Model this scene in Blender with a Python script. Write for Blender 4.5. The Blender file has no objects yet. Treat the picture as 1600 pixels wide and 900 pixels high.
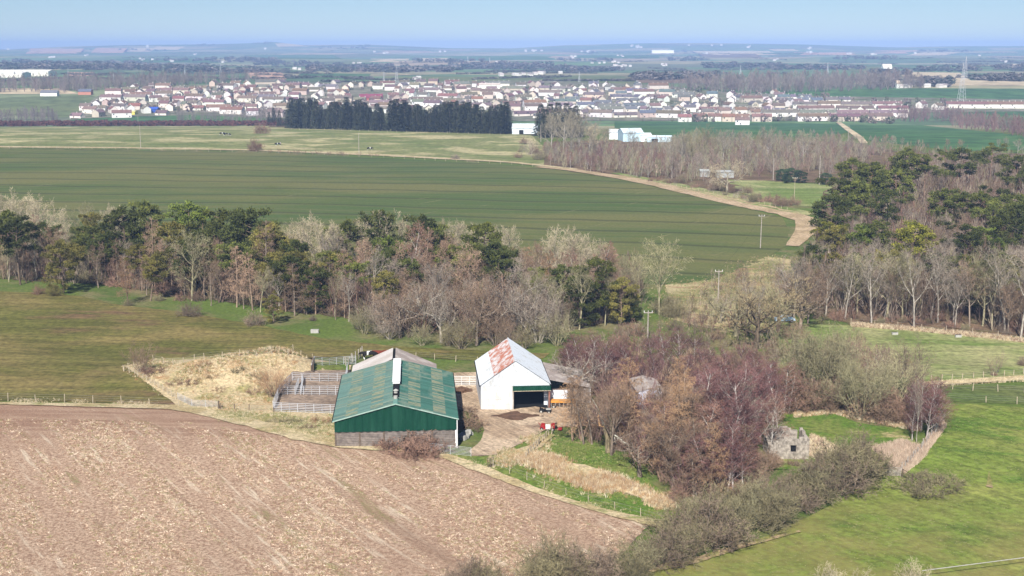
import bpy, bmesh, math, random
import numpy as np
from mathutils import Vector, Matrix, geometry
S = bpy.context.scene
COL = S.collection
R = math.radians
rnd = random.Random(7)

# ---------------------------------------------------------------- camera, sky, sun
CAMZ, F, HZ = 57.0, 2000.0, 74.0            # metres above the farmyard; focal length and horizon row for a 1600 px wide frame
PITCH = math.atan((450 - HZ) / F)
cam = bpy.data.objects.new('camera', bpy.data.cameras.new('camera'))
COL.objects.link(cam)
cam.location = (0, 0, CAMZ)
cam.rotation_euler = (math.pi / 2 - PITCH, 0, 0)
cam.data.sensor_width = 36; cam.data.lens = 36 * F / 1600
cam.data.clip_start = 1; cam.data.clip_end = 60000
S.camera = cam

SUN_EL, SUN_AZ = R(40), R(10)               # light travels away from the camera, slightly to the right
W = bpy.data.worlds.new('World'); S.world = W; W.use_nodes = True
nt = W.node_tree
bg = nt.nodes['Background']
sky = nt.nodes.new('ShaderNodeTexSky'); sky.sky_type = 'NISHITA'; sky.sun_disc = False
sky.sun_elevation = SUN_EL; sky.sun_rotation = math.pi + SUN_AZ
sky.altitude = 1500; sky.air_density = 0.8; sky.dust_density = 0.12; sky.ozone_density = 4.6
nt.links.new(sky.outputs[0], bg.inputs[0]); bg.inputs[1].default_value = 0.055
sd = bpy.data.lights.new('sun', 'SUN'); sd.energy = 5.0; sd.angle = R(0.5); sd.color = (1.0, 0.95, 0.88)
so = bpy.data.objects.new('sun', sd); COL.objects.link(so)
so.rotation_euler = Vector((-math.sin(SUN_AZ) * math.cos(SUN_EL), -math.cos(SUN_AZ) * math.cos(SUN_EL), math.sin(SUN_EL))).to_track_quat('Z', 'Y').to_euler()
so.location = (0, 0, 400)
S.view_settings.view_transform = 'Standard'; S.view_settings.look = 'None'
S.view_settings.exposure = 0.62; S.view_settings.gamma = 1
cy = S.cycles
cy.max_bounces = 5; cy.diffuse_bounces = 2; cy.glossy_bounces = 2; cy.transmission_bounces = 2; cy.volume_bounces = 0; cy.transparent_max_bounces = 4

# ---------------------------------------------------------------- terrain
_yp = [0, 300, 860, 1000, 1150, 1300, 1480, 1700, 1850, 2200, 2600, 3500, 5000, 7000, 8500, 10000, 13000, 20000]
_zp = [0, 0, 0, -5.5, -13, -18.5, -9, 6, 9.5, 9, 8.5, 8.5, 12.5, 22, 36, 46, 30, 20]
_ty = np.concatenate([np.arange(0, 3000, 10.0), np.arange(3000, 20001, 50.0)])
_tz = np.interp(_ty, _yp, _zp)
for _ in range(3):
    k = 5
    _t2 = np.convolve(np.pad(_tz, k, mode='edge'), np.ones(2 * k + 1) / (2 * k + 1), mode='valid'); _tz = _t2
_ridge_px = [-400, 0, 100, 200, 330, 400, 430, 470, 580, 700, 800, 880, 1000, 1100, 1250, 1330, 1400, 1480, 1600, 2000]
_ridge_py = [80, 78, 73, 70.5, 69.5, 67.5, 66, 70.5, 70, 75, 75.5, 71, 68, 67.5, 69.5, 72, 74, 72.5, 72, 74]
BUMPS = []        # (x, y, height, radius x, radius y)
def terrain(x, y):
    x = np.asarray(x, float); y = np.asarray(y, float)
    z = np.interp(y, _ty, _tz)
    near = np.clip((950 - y) / 300, 0, 1) * np.clip((y - 120) / 120, 0, 1)
    z = z + near * (0.5 * np.sin(x / 31 + 1.3) * np.sin(y / 43) + 0.8 * np.sin(x / 93 + y / 71))
    far = np.clip((y - 1900) / 2500, 0, 1)
    z = z + far * (9.0 * np.sin(x / 510 + y / 930 + 1) * np.sin(y / 390 + x / 1700) + 5.0 * np.sin(x / 240 + 2) * np.sin(y / 260 + x / 800) + 4 * np.sin(x / 900 - y / 640))
    u = x / np.maximum(y, 1) * 2032 + 800
    zr = CAMZ + (HZ - np.interp(u, _ridge_px, _ridge_py)) / 2000.0 * 9800
    w = np.exp(-((y - 9800) / 1300) ** 2)
    z = z * (1 - w) + zr * w
    for (bx, by, h, rx, ry) in BUMPS:
        z = z + h * np.exp(-((x - bx) / rx) ** 2 - ((y - by) / ry) ** 2)
    return z
_cp, _sp = math.cos(PITCH), math.sin(PITCH)
_ys = 100 * 1.004 ** np.arange(1200)
def ray(px, py):
    v = 450 - py
    return (px - 800, v * _sp + F * _cp, v * _cp - F * _sp)
def P(px, py, up=0.0):
    """the ground point seen at a pixel of the photograph"""
    dx, dy, dz = ray(px, py)
    X = _ys * dx / dy; Z = CAMZ + _ys * dz / dy
    below = Z < terrain(X, _ys) + up
    i = int(np.argmax(below)) if below.any() else len(_ys) - 1
    i = max(i, 1); lo, hi = _ys[i - 1], _ys[i]
    for _ in range(7):
        m = (lo + hi) / 2
        if CAMZ + m * dz / dy < float(terrain(m * dx / dy, m)) + up: hi = m
        else: lo = m
    return Vector((hi * dx / dy, hi, float(terrain(hi * dx / dy, hi))))
def ppm(p):                                   # photograph pixels per metre at a point
    return F / (p.y * _cp + (CAMZ - p.z) * _sp)
def G(x, y): return float(terrain(x, y))
def bump_at(px, py, h, rx, ry):
    p = P(px, py); BUMPS.append((p.x, p.y, h, rx, ry))
def size(p, hpx):                             # height in metres of something hpx tall standing at p
    return hpx / ppm(p) / math.cos(math.atan2(CAMZ - p.z, p.y))

bump_at(352, 592, 3.6, 9.5, 8); bump_at(440, 574, 3.6, 6, 5.5); bump_at(310, 585, .8, 4, 4); bump_at(395, 600, .9, 3.5, 4); bump_at(930, 735, 0.9, 16, 8)
bump_at(250, 540, -1.0, 25, 10); bump_at(300, 700, 1.2, 45, 22); bump_at(1500, 640, 1.2, 30, 30)

# ---------------------------------------------------------------- materials
def lin(r, g, b):
    f = lambda c: ((c / 255 + 0.055) / 1.055) ** 2.4 if c > 10 else c / 3294
    return (f(r), f(g), f(b), 1)
class NT:
    def __init__(s, name):
        s.m = bpy.data.materials.new(name); s.m.use_nodes = True; s.t = s.m.node_tree
        s.b = s.t.nodes['Principled BSDF']; s.b.inputs['Roughness'].default_value = 0.9
        s.b.inputs['Specular IOR Level'].default_value = 0.15
    def n(s, kind, **kw):
        o = s.t.nodes.new(kind)
        for k, v in kw.items(): setattr(o, k, v)
        return o
    def l(s, a, b): s.t.links.new(a, b)
    def val(s, sock, v):
        if hasattr(v, 'is_linked') or hasattr(v, 'links'): s.l(v, sock)
        else: sock.default_value = v
    def coord(s, scale=(1, 1, 1), rot=0.0, which='Position'):
        if not hasattr(s, 'tc'): s.tc = s.n('ShaderNodeNewGeometry')
        mp = s.n('ShaderNodeMapping'); mp.inputs['Scale'].default_value = scale
        r = s.n('ShaderNodeVectorRotate', rotation_type='Z_AXIS'); r.inputs['Angle'].default_value = rot
        s.l(s.tc.outputs[which], r.inputs[0]); s.l(r.outputs[0], mp.inputs[0]); return mp.outputs[0]
    def noise(s, vec, scale, detail=3, rough=0.55, dist=0.0):
        o = s.n('ShaderNodeTexNoise'); o.inputs['Scale'].default_value = scale; o.inputs['Detail'].default_value = detail
        o.inputs['Roughness'].default_value = rough; o.inputs['Distortion'].default_value = dist
        s.l(vec, o.inputs['Vector']); return o.outputs[0]
    def ramp(s, f, lo, hi):
        o = s.n('ShaderNodeMapRange'); o.interpolation_type = 'SMOOTHSTEP'
        s.l(f, o.inputs[0]); o.inputs[1].default_value = lo; o.inputs[2].default_value = hi; return o.outputs[0]
    def mix(s, f, a, b, mode='MIX'):
        o = s.n('ShaderNodeMix', data_type='RGBA', blend_type=mode)
        s.val(o.inputs[0], f); s.val(o.inputs[6], a); s.val(o.inputs[7], b); return o.outputs[2]
    def math(s, op, a, b=0.0):
        o = s.n('ShaderNodeMath', operation=op); s.val(o.inputs[0], a); s.val(o.inputs[1], b); return o.outputs[0]
    def xyz(s, which='Position'):
        if not hasattr(s, 'tc'): s.tc = s.n('ShaderNodeNewGeometry')
        o = s.n('ShaderNodeSeparateXYZ'); s.l(s.tc.outputs[which], o.inputs[0]); return o.outputs
    def bump(s, h, strength, dist):
        o = s.n('ShaderNodeBump'); o.inputs['Strength'].default_value = strength; o.inputs['Distance'].default_value = dist
        s.l(h, o.inputs['Height']); s.l(o.outputs[0], s.b.inputs['Normal'])
    def out(s, col, rough=None):
        s.val(s.b.inputs['Base Color'], col)
        if rough is not None: s.b.inputs['Roughness'].default_value = rough
        return s.m
M = {}
def field_mat(name, a, b, c=None, scale=0.05, fine=1.2, streak=None, speck=None, cut=(0.42, 0.6), cutc=(0.52, 0.66), bump=0.0):
    """patches of a and b, islands of c, fine mottling; streak=(angle, stretch, strength)"""
    t = NT(name)
    v = t.coord()
    f1 = t.ramp(t.noise(v, scale, 5, 0.6, 0.4), *cut)
    col = t.mix(f1, a, b)
    if c is not None:
        v2 = t.coord((scale * 0.9, scale * 2.2, 1), 0.1)
        col = t.mix(t.ramp(t.noise(v2, 1.0, 6, 0.65, 0.3), *cutc), col, c)
    if streak:
        ang, st, amt = streak
        v3 = t.coord((1.0 / st, 1, 1), ang)
        sk = t.noise(v3, fine * 0.6, 3, 0.6)
        col = t.mix(1.0, col, t.mix(t.ramp(sk, 0.3, 0.7), (1 - amt,) * 3 + (1,), (1 + amt,) * 3 + (1,)), 'MULTIPLY')
    nf = t.noise(v, fine, 4, 0.7)
    col = t.mix(1.0, col, t.mix(t.ramp(nf, 0.25, 0.75), (0.60, 0.60, 0.60, 1), (1.38, 1.38, 1.34, 1)), 'MULTIPLY')
    if speck is not None:
        col = t.mix(t.ramp(t.noise(v, fine * 2.6, 2, 0.5), 0.6, 0.72), col, speck)
    if bump: t.bump(nf, 0.7, bump)
    M[name] = t.out(col); return M[name]
def plain(name, c, rough=0.8, var=0.12, scale=0.8, metal=0.0, objcol=False):
    t = NT(name)
    nz = t.noise(t.coord(), scale, 4, 0.6)
    base = c
    if objcol:
        oi = t.n('ShaderNodeObjectInfo'); base = oi.outputs['Color']
    col = t.mix(1.0, base, t.mix(t.ramp(nz, 0.3, 0.7), (1 - var,) * 3 + (1,), (1 + var,) * 3 + (1,)), 'MULTIPLY')
    t.b.inputs['Metallic'].default_value = metal
    M[name] = t.out(col, rough); return M[name]

# ---------------------------------------------------------------- mesh helpers
def mesh(name, verts, faces, mats, midx=None, smooth=False):
    me = bpy.data.meshes.new(name)
    me.from_pydata([tuple(v) for v in verts], [], faces)
    for m in (mats if isinstance(mats, (list, tuple)) else [mats]): me.materials.append(m)
    if midx: me.polygons.foreach_set('material_index', midx)
    if smooth: me.polygons.foreach_set('use_smooth', [True] * len(me.polygons))
    me.update(); return me
def link(name, data, parent=None, loc=(0, 0, 0), rz=0.0, color=None, **props):
    o = bpy.data.objects.new(name, data); COL.objects.link(o)
    o.location = loc
    if rz: o.rotation_euler = (0, 0, rz)
    if parent is not None: o.parent = parent
    if color is not None: o.color = color
    for k, v in props.items(): o[k] = v
    return o
def thing(name, label, cat, loc=(0, 0, 0), rz=0.0, group=None, data=None, scale=None):
    o = bpy.data.objects.new(name, data); COL.objects.link(o)
    o.location = loc; o.rotation_euler = (0, 0, rz)
    if scale is not None: o.scale = scale if hasattr(scale, '__len__') else (scale,) * 3
    o['label'] = label; o['category'] = cat
    if group: o['group'] = group
    return o
class MB:
    def __init__(s): s.v = []; s.f = []
    def quad(s, a, b, c, d):
        i = len(s.v); s.v += [a, b, c, d]; s.f.append((i, i + 1, i + 2, i + 3))
    def tri(s, a, b, c):
        i = len(s.v); s.v += [a, b, c]; s.f.append((i, i + 1, i + 2))
    def box(s, x0, y0, z0, x1, y1, z1, mtx=None):
        i = len(s.v)
        pts = [(x0, y0, z0), (x1, y0, z0), (x1, y1, z0), (x0, y1, z0), (x0, y0, z1), (x1, y0, z1), (x1, y1, z1), (x0, y1, z1)]
        if mtx is not None: pts = [tuple(mtx @ Vector(p)) for p in pts]
        s.v += pts
        s.f += [(i + a, i + b, i + c, i + d) for a, b, c, d in ((0, 3, 2, 1), (4, 5, 6, 7), (0, 1, 5, 4), (1, 2, 6, 5), (2, 3, 7, 6), (3, 0, 4, 7))]
    def tube(s, pts, rad, n=5, cap=False):
        i0 = len(s.v); pts = [Vector(p) for p in pts]
        for k, p in enumerate(pts):
            d = (pts[min(k + 1, len(pts) - 1)] - pts[max(k - 1, 0)])
            d = d.normalized() if d.length > 1e-9 else Vector((0, 0, 1))
            a = d.orthogonal().normalized() if k == 0 else (a - d * a.dot(d)).normalized()
            b = d.cross(a); r = rad[k] if hasattr(rad, '__len__') else rad
            for j in range(n):
                t = 2 * math.pi * j / n
                s.v.append(tuple(p + a * (r * math.cos(t)) + b * (r * math.sin(t))))
        for k in range(len(pts) - 1):
            for j in range(n):
                q = i0 + k * n + j; w = i0 + k * n + (j + 1) % n
                s.f.append((q, w, w + n, q + n))
        if cap: s.f.append(tuple(i0 + (len(pts) - 1) * n + j for j in range(n))); s.f.append(tuple(i0 + j for j in reversed(range(n))))
    def rib(s, a, b, w, rn):
        d = Vector(b) - Vector(a)
        o = d.cross(Vector((rn.uniform(-1, 1), rn.uniform(-1, 1), rn.uniform(-1, 1))))
        if o.length < 1e-6: return
        o = o.normalized() * (w / 2); i = len(s.v)
        s.v += [tuple(Vector(a) + o), tuple(Vector(a) - o), tuple(b)]; s.f.append((i, i + 1, i + 2))
    def mesh(s, name, mats, smooth=False): return mesh(name, s.v, s.f, mats, smooth=smooth)

# ---------------------------------------------------------------- ground
def ground():
    rows = []
    y = 60.0
    while y < 15500: rows.append(y); y += max(1.6, y * 0.0095)
    rows = np.array(rows); NC = 260
    u = np.linspace(-1, 1, NC)
    X = np.outer(rows * 0.56 + 60, u); Y = np.repeat(rows[:, None], NC, 1); Z = terrain(X, Y)
    n, m = X.shape
    co = np.stack([X, Y, Z], -1).reshape(-1, 3)
    idx = np.arange(n * m).reshape(n, m)
    q = np.stack([idx[:-1, :-1], idx[:-1, 1:], idx[1:, 1:], idx[1:, :-1]], -1).reshape(-1, 4)
    me = bpy.data.meshes.new('ground')
    me.vertices.add(len(co)); me.vertices.foreach_set('co', co.ravel())
    me.loops.add(q.size); me.loops.foreach_set('vertex_index', q.ravel().astype(np.int32))
    me.polygons.add(len(q)); me.polygons.foreach_set('loop_start', np.arange(0, q.size, 4, dtype=np.int32))
    me.polygons.foreach_set('use_smooth', np.ones(len(q), bool))
    me.update(calc_edges=True); me.validate()
    me.materials.append(M['base_ground'])
    link('ground', me, kind='structure')
def densify(poly, jit, seed, closed=True):
    r = random.Random(seed); out = []
    n = len(poly)
    for i in range(n if closed else n - 1):
        a, b = poly[i], poly[(i + 1) % n]
        L = math.hypot(b[0] - a[0], (b[1] - a[1]) * 2.2)
        k = max(1, int(L / 12))
        for j in range(k):
            t = j / k
            jj = jit if 0 < j or True else 0
            out.append((a[0] + (b[0] - a[0]) * t + r.uniform(-jj, jj), a[1] + (b[1] - a[1]) * t + r.uniform(-jj, jj) * 0.6))
    if not closed: out.append(poly[-1])
    return out
def inside(x, y, poly):
    c = False; n = len(poly); j = n - 1
    for i in range(n):
        xi, yi = poly[i]; xj, yj = poly[j]
        if (yi > y) != (yj > y) and x < (xj - xi) * (y - yi) / (yj - yi) + xi: c = not c
        j = i
    return c
def sheet(name, poly, mat, level=1, jit=1.0, seed=0, step=0.022, kind='structure', ground_xy=None, **props):
    """a sheet of ground lying on the terrain; its outline is traced from the photograph and laid down where it lies"""
    pts = ground_xy or [(q.x, q.y) for q in (P(a, b) for a, b in densify(poly, jit, seed))]
    A = np.array(pts); x0, y0 = A.min(0); x1, y1 = A.max(0)
    inner = []
    y = y0
    while y < y1:
        st = max(2.2, y * step)
        x = x0 + st * 0.37
        while x < x1:
            if inside(x, y, pts): inner.append((x, y))
            x += st
        y += st
    vs = [Vector(p) for p in pts] + [Vector(p) for p in inner]
    n = len(pts)
    res = geometry.delaunay_2d_cdt(vs, [], [list(range(n))], 1, 1e-4)
    V2 = res[0]; X = np.array([v.x for v in V2]); Y = np.array([v.y for v in V2])
    Z = terrain(X, Y) + level * (0.05 + 0.00014 * Y)
    me = mesh(name, np.stack([X, Y, Z], -1).tolist(), [tuple(f) for f in res[2]], mat, smooth=True)
    o = link(name, me, kind=kind)
    if me.polygons and me.polygons[0].normal.z < 0: me.flip_normals()
    for k, v in props.items(): o[k] = v
    return o
def strip(name, line, w, mat, level=2, seed=0, **kw):
    """a strip (track, margin) along a line of photo pixels; w = width in metres, or one per point"""
    d = densify(line, 0, seed, closed=False)
    c = [P(a, b) for a, b in d]; r = random.Random(seed); n = len(c); L = []; Rr = []
    for i, p in enumerate(c):
        t = (c[min(i + 1, n - 1)] - c[max(i - 1, 0)]); t.z = 0; t.normalize(); nn = Vector((-t.y, t.x, 0))
        ww = (w if not hasattr(w, '__len__') else float(np.interp(i / (n - 1), np.linspace(0, 1, len(w)), w))) / 2
        L.append(p + nn * ww * r.uniform(0.85, 1.15)); Rr.append(p - nn * ww * r.uniform(0.85, 1.15))
    pts = [(q.x, q.y) for q in L] + [(q.x, q.y) for q in reversed(Rr)]
    return sheet(name, None, mat, level, ground_xy=pts, **kw)
# ---------------------------------------------------------------- ground materials
def base_mat():
    t = NT('base_ground')
    v = t.coord()
    X, Y, Z = t.xyz()
    # near: rough grass of the banks
    a = t.mix(t.ramp(t.noise(v, 0.09, 5, 0.65, 0.5), 0.4, 0.62), (0.085, 0.125, 0.028, 1), (0.20, 0.17, 0.085, 1))
    a = t.mix(t.ramp(t.noise(v, 0.02, 4, 0.6), 0.45, 0.6), a, (0.105, 0.15, 0.03, 1))
    nf = t.noise(v, 1.3, 4, 0.7)
    a = t.mix(1.0, a, t.mix(t.ramp(nf, 0.25, 0.75), (0.7, 0.7, 0.7, 1), (1.3, 1.3, 1.25, 1)), 'MULTIPLY')
    # far: patchwork of fields, hedged
    def cells(sx, sy, rot):
        c = t.coord((sx, sy, 0), rot)
        w = t.n('ShaderNodeTexVoronoi', feature='F1'); w.voronoi_dimensions = '2D'; w.inputs['Scale'].default_value = 1.0; w.inputs['Randomness'].default_value = 0.8
        w.distance = 'CHEBYCHEV'
        t.l(c, w.inputs['Vector']); return w.outputs['Color']
    cc = t.n('ShaderNodeSeparateXYZ'); t.l(cells(1 / 330, 1 / 420, 0.25), cc.inputs[0])
    cr = t.n('ShaderNodeValToRGB'); cr.color_ramp.interpolation = 'CONSTANT'
    e = cr.color_ramp.elements
    stops = [(0, (0.12, 0.19, 0.09)), (0.18, (0.20, 0.23, 0.12)), (0.34, (0.10, 0.16, 0.08)), (0.48, (0.28, 0.26, 0.16)), (0.58, (0.13, 0.21, 0.09)),
             (0.72, (0.34, 0.27, 0.19)), (0.80, (0.14, 0.16, 0.10)), (0.9, (0.30, 0.28, 0.16))]
    e[0].position = 0; e[0].color = stops[0][1] + (1,); e[1].position = stops[1][0]; e[1].color = stops[1][1] + (1,)
    for p_, c_ in stops[2:]:
        k = e.new(p_); k.color = c_ + (1,)
    t.l(cc.outputs[0], cr.inputs[0])
    fcol = cr.outputs[0]
    fcol = t.mix(t.ramp(t.noise(t.coord((1, 2.5, 1)), 0.004, 4, 0.7), 0.56, 0.64), fcol, (0.08, 0.08, 0.06, 1))
    m = t.ramp(Y, 900, 1150)
    col = t.mix(m, a, t.mix(1.0, fcol, t.mix(t.ramp(t.noise(v, 0.02, 4, 0.6), 0.3, 0.7), (0.8, 0.8, 0.8, 1), (1.2, 1.2, 1.2, 1)), 'MULTIPLY'))
    t.bump(nf, 0.5, 0.25)
    M['base_ground'] = t.out(col)
base_mat()

def plough_mat():
    t = NT('stubble_soil'); v = t.coord(); ang = math.atan2(23, 15.4)        # rows run away from the camera to the left
    rows = t.coord((1 / 9.0, 1.4, 1), ang)
    r1 = t.noise(rows, 0.75, 4, 0.65, 0.2)
    r2 = t.noise(t.coord((1 / 14.0, 1.0, 1), ang), 0.22, 3, 0.6, 0.3)
    fine = t.noise(v, 2.6, 5, 0.8)
    big = t.noise(v, 0.035, 4, 0.6, 0.5)
    col = t.mix(t.ramp(fine, 0.34, 0.66), (0.32, 0.185, 0.12, 1), (0.76, 0.56, 0.395, 1))
    col = t.mix(t.math('MULTIPLY', t.ramp(r1, 0.54, 0.68), t.ramp(big, 0.35, 0.55)), col, (0.80, 0.66, 0.49, 1))
    col = t.mix(t.math('MULTIPLY', t.ramp(r2, 0.56, 0.66), 0.4), col, (0.27, 0.17, 0.11, 1))
    g = t.math('MULTIPLY', t.ramp(t.noise(t.coord((1 / 5.0, 1, 1), ang), 0.25, 5, 0.65, 0.5), 0.58, 0.68), t.ramp(fine, 0.4, 0.55))
    col = t.mix(t.math('MULTIPLY', g, 0.8), col, (0.25, 0.24, 0.08, 1))
    X, Y, Z = t.xyz()
    far = t.ramp(Y, 168, 188)
    wv = t.noise(t.coord((1 / 8.0, 1.2, 1), 0.06), 0.5, 4, 0.6)
    head = t.mix(t.ramp(wv, 0.38, 0.62), (0.31, 0.17, 0.11, 1), (0.52, 0.35, 0.24, 1))
    col = t.mix(t.math('MULTIPLY', far, 0.7), col, head)
    col = t.mix(t.math('MULTIPLY', t.ramp(t.noise(v, 0.013, 3, 0.6), 0.45, 0.62), 0.3), col, (0.40, 0.25, 0.17, 1))
    t.bump(fine, 1.0, 0.4)
    M['stubble_soil'] = t.out(col, 1.0)
plough_mat()
def crop_mat():
    t = NT('winter_crop'); v = t.coord(); X, Y, Z = t.xyz()
    xp = t.math('MAXIMUM', t.math('ADD', X, 10.0), 0.0)
    ph = t.math('ADD', Y, t.math('MULTIPLY', X, 0.17))
    ph = t.math('ADD', ph, t.math('MULTIPLY', t.math('MULTIPLY', xp, xp), 0.0011))
    ph = t.math('ADD', ph, t.math('MULTIPLY', t.noise(v, 0.02, 2), 9.0))
    cv = t.n('ShaderNodeCombineXYZ'); t.l(t.math('MULTIPLY', X, 0.02), cv.inputs[0]); t.l(ph, cv.inputs[1])
    s1 = t.math('SINE', t.math('MULTIPLY', ph, 2 * math.pi / 24))
    s2 = t.math('SINE', t.math('MULTIPLY', ph, 2 * math.pi / 12))
    nz = t.noise(cv.outputs[0], 0.28, 4, 0.65)
    base = t.mix(t.ramp(t.noise(t.coord((1 / 3.0, 1, 1), 0.1), 0.018, 5, 0.6), 0.38, 0.62), (0.072, 0.112, 0.027, 1), (0.142, 0.145, 0.047, 1))
    base = t.mix(t.math('MULTIPLY', t.ramp(nz, 0.45, 0.7), 0.45), base, (0.155, 0.140, 0.060, 1))
    base = t.mix(t.math('MULTIPLY', t.ramp(s1, 0.84, 0.99), 0.62), base, (0.052, 0.055, 0.024, 1))
    base = t.mix(t.math('MULTIPLY', t.ramp(s2, 0.6, 1.0), 0.3), base, (0.16, 0.15, 0.062, 1))
    sc = t.noise(t.coord((1 / 14.0, 1, 1), -0.95), 0.5, 3, 0.6)
    base = t.mix(t.math('MULTIPLY', t.ramp(sc, 0.64, 0.74), 0.5), base, (0.27, 0.24, 0.12, 1))
    nf = t.noise(v, 0.9, 4, 0.7)
    base = t.mix(1.0, base, t.mix(t.ramp(nf, 0.25, 0.75), (0.82, 0.82, 0.82, 1), (1.15, 1.15, 1.12, 1)), 'MULTIPLY')
    M['winter_crop'] = t.out(base)
crop_mat()
field_mat('pasture_brown', (0.120, 0.118, 0.030, 1), (0.195, 0.155, 0.058, 1), (0.17, 0.105, 0.058, 1), 0.035, 0.9, (0.05, 12, 0.24), cut=(0.40, 0.62), cutc=(0.55, 0.7), bump=0.2)
field_mat('pasture_bright', (0.145, 0.200, 0.035, 1), (0.235, 0.24, 0.066, 1), (0.085, 0.150, 0.022, 1), 0.035, 1.1, (0.9, 6, 0.22), cut=(0.45, 0.68), cutc=(0.5, 0.62), speck=(0.27, 0.27, 0.11, 1), bump=0.2)
field_mat('pasture_light', (0.165, 0.215, 0.06, 1), (0.33, 0.32, 0.15, 1), (0.13, 0.19, 0.045, 1), 0.03, 0.8, (0.0, 14, 0.18), cut=(0.38, 0.62), bump=0.2)
field_mat('pasture_dark', (0.095, 0.135, 0.035, 1), (0.13, 0.15, 0.05, 1), None, 0.03, 0.8, (0.0, 10, 0.12))
field_mat('tan_pasture', (0.19, 0.205, 0.075, 1), (0.42, 0.37, 0.20, 1), (0.145, 0.18, 0.055, 1), 0.022, 0.35, (0.02, 8, 0.2), cut=(0.46, 0.6), cutc=(0.5, 0.6))
field_mat('dry_grass', (0.55, 0.44, 0.27, 1), (0.30, 0.27, 0.11, 1), (0.40, 0.24, 0.12, 1), 0.12, 2.0, None, cut=(0.45, 0.62), cutc=(0.55, 0.68), bump=0.5)
field_mat('straw_margin', (0.56, 0.46, 0.29, 1), (0.42, 0.33, 0.18, 1), (0.24, 0.25, 0.09, 1), 0.25, 2.2, None, cutc=(0.54, 0.66), bump=0.4)
field_mat('yard_dirt', (0.50, 0.385, 0.275, 1), (0.37, 0.27, 0.185, 1), (0.21, 0.14, 0.10, 1), 0.11, 2.0, (1.1, 7, 0.22), cut=(0.4, 0.62), cutc=(0.56, 0.70), bump=0.2)
field_mat('pen_mud', (0.22, 0.165, 0.125, 1), (0.31, 0.235, 0.18, 1), None, 0.2, 1.6, None, bump=0.2)
field_mat('track_earth', (0.46, 0.345, 0.225, 1), (0.36, 0.27, 0.16, 1), None, 0.1, 1.0, None)
field_mat('leaf_litter', (0.12, 0.08, 0.05, 1), (0.19, 0.13, 0.08, 1), (0.10, 0.10, 0.04, 1), 0.08, 1.3, None, speck=(0.28, 0.17, 0.10, 1), bump=0.4)
field_mat('shaded_belt_floor', (0.085, 0.065, 0.042, 1), (0.13, 0.105, 0.055, 1), (0.11, 0.15, 0.035, 1), 0.08, 1.3, None, speck=(0.22, 0.16, 0.10, 1), bump=0.4)  # leaf litter, its colour darkened to deepen the shade under the belt trees
field_mat('lawn_green', (0.095, 0.165, 0.024, 1), (0.17, 0.20, 0.05, 1), (0.36, 0.30, 0.15, 1), 0.16, 1.5, None, cut=(0.4, 0.6), cutc=(0.58, 0.7), bump=0.3)
field_mat('slope_straw', (0.46, 0.38, 0.22, 1), (0.22, 0.22, 0.085, 1), (0.32, 0.21, 0.12, 1), 0.07, 1.8, None, cut=(0.42, 0.58), cutc=(0.52, 0.64), bump=0.4)
field_mat('worn_turf', (0.36, 0.26, 0.16, 1), (0.22, 0.21, 0.07, 1), None, 0.5, 2.0, None)
field_mat('soft_dirt', (0.40, 0.27, 0.20, 1), (0.48, 0.35, 0.26, 1), None, 0.1, 1.0, None)
field_mat('far_green', (0.055, 0.125, 0.045, 1), (0.075, 0.15, 0.050, 1), None, 0.006, 0.05, (0.0, 10, 0.08))
field_mat('far_olive', (0.12, 0.15, 0.065, 1), (0.16, 0.18, 0.075, 1), None, 0.006, 0.05, (0.1, 8, 0.1))
field_mat('far_tan', (0.55, 0.45, 0.30, 1), (0.48, 0.39, 0.26, 1), None, 0.004, 0.03, (0.0, 8, 0.05))
field_mat('far_brown', (0.17, 0.115, 0.08, 1), (0.20, 0.14, 0.09, 1), None, 0.004, 0.03, (0.0, 8, 0.08))
field_mat('far_pink', (0.52, 0.33, 0.24, 1), (0.44, 0.28, 0.20, 1), None, 0.004, 0.03, None)
field_mat('town_ground', (0.15, 0.15, 0.10, 1), (0.22, 0.20, 0.16, 1), (0.10, 0.13, 0.05, 1), 0.03, 0.1, None)
def olive(name):       # the near end of the pasture is browner
    t = NT.__new__(NT); t.m = M[name]; t.t = t.m.node_tree; t.b = t.t.nodes['Principled BSDF']
    src = t.b.inputs['Base Color'].links[0].from_socket; v = t.coord(); X, Y, Z = t.xyz()
    f = t.math('MULTIPLY', t.ramp(t.math('ADD', Y, t.math('MULTIPLY', t.noise(v, 0.05, 4, .6), 40.0)), 186, 156), t.ramp(t.noise(v, 0.12, 4, .6), .3, .6))
    t.l(t.mix(t.math('MULTIPLY', f, .6), src, (.25, .20, .075, 1)), t.b.inputs['Base Color'])
olive('pasture_bright')
ground()
# ---------------------------------------------------------------- the fields, traced from the photograph
sheet('ploughed_field', [(-120, 627), (150, 633), (300, 641), (400, 664), (520, 694), (640, 703), (700, 718), (760, 737), (850, 772), (950, 803), (1015, 820), (985, 850), (945, 905), (940, 1080), (-120, 1080)], M['stubble_soil'], 1, 1.2, 1)
sheet('pasture', [(-120, 452), (60, 458), (130, 463), (170, 474), (300, 490), (400, 508), (500, 528), (600, 540), (760, 549), (860, 552), (850, 560), (745, 564), (650, 559), (560, 556), (490, 560), (440, 556), (240, 562), (195, 573), (275, 633), (150, 629), (-120, 625)], M['pasture_brown'], 1, 1.2, 2)
sheet('rough_mound', [(195, 573), (240, 562), (440, 553), (490, 561), (548, 572), (530, 700), (400, 668), (300, 646), (275, 634)], M['dry_grass'], 2, 1.5, 3, step=0.012)
strip('straw_margin', [(-100, 630), (100, 634), (275, 638), (330, 648), (400, 664), (470, 684), (540, 697), (640, 703)], [1.2, 1.5, 2.5, 3.5, 3.5, 3.0], M['straw_margin'], 3, 4)
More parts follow.
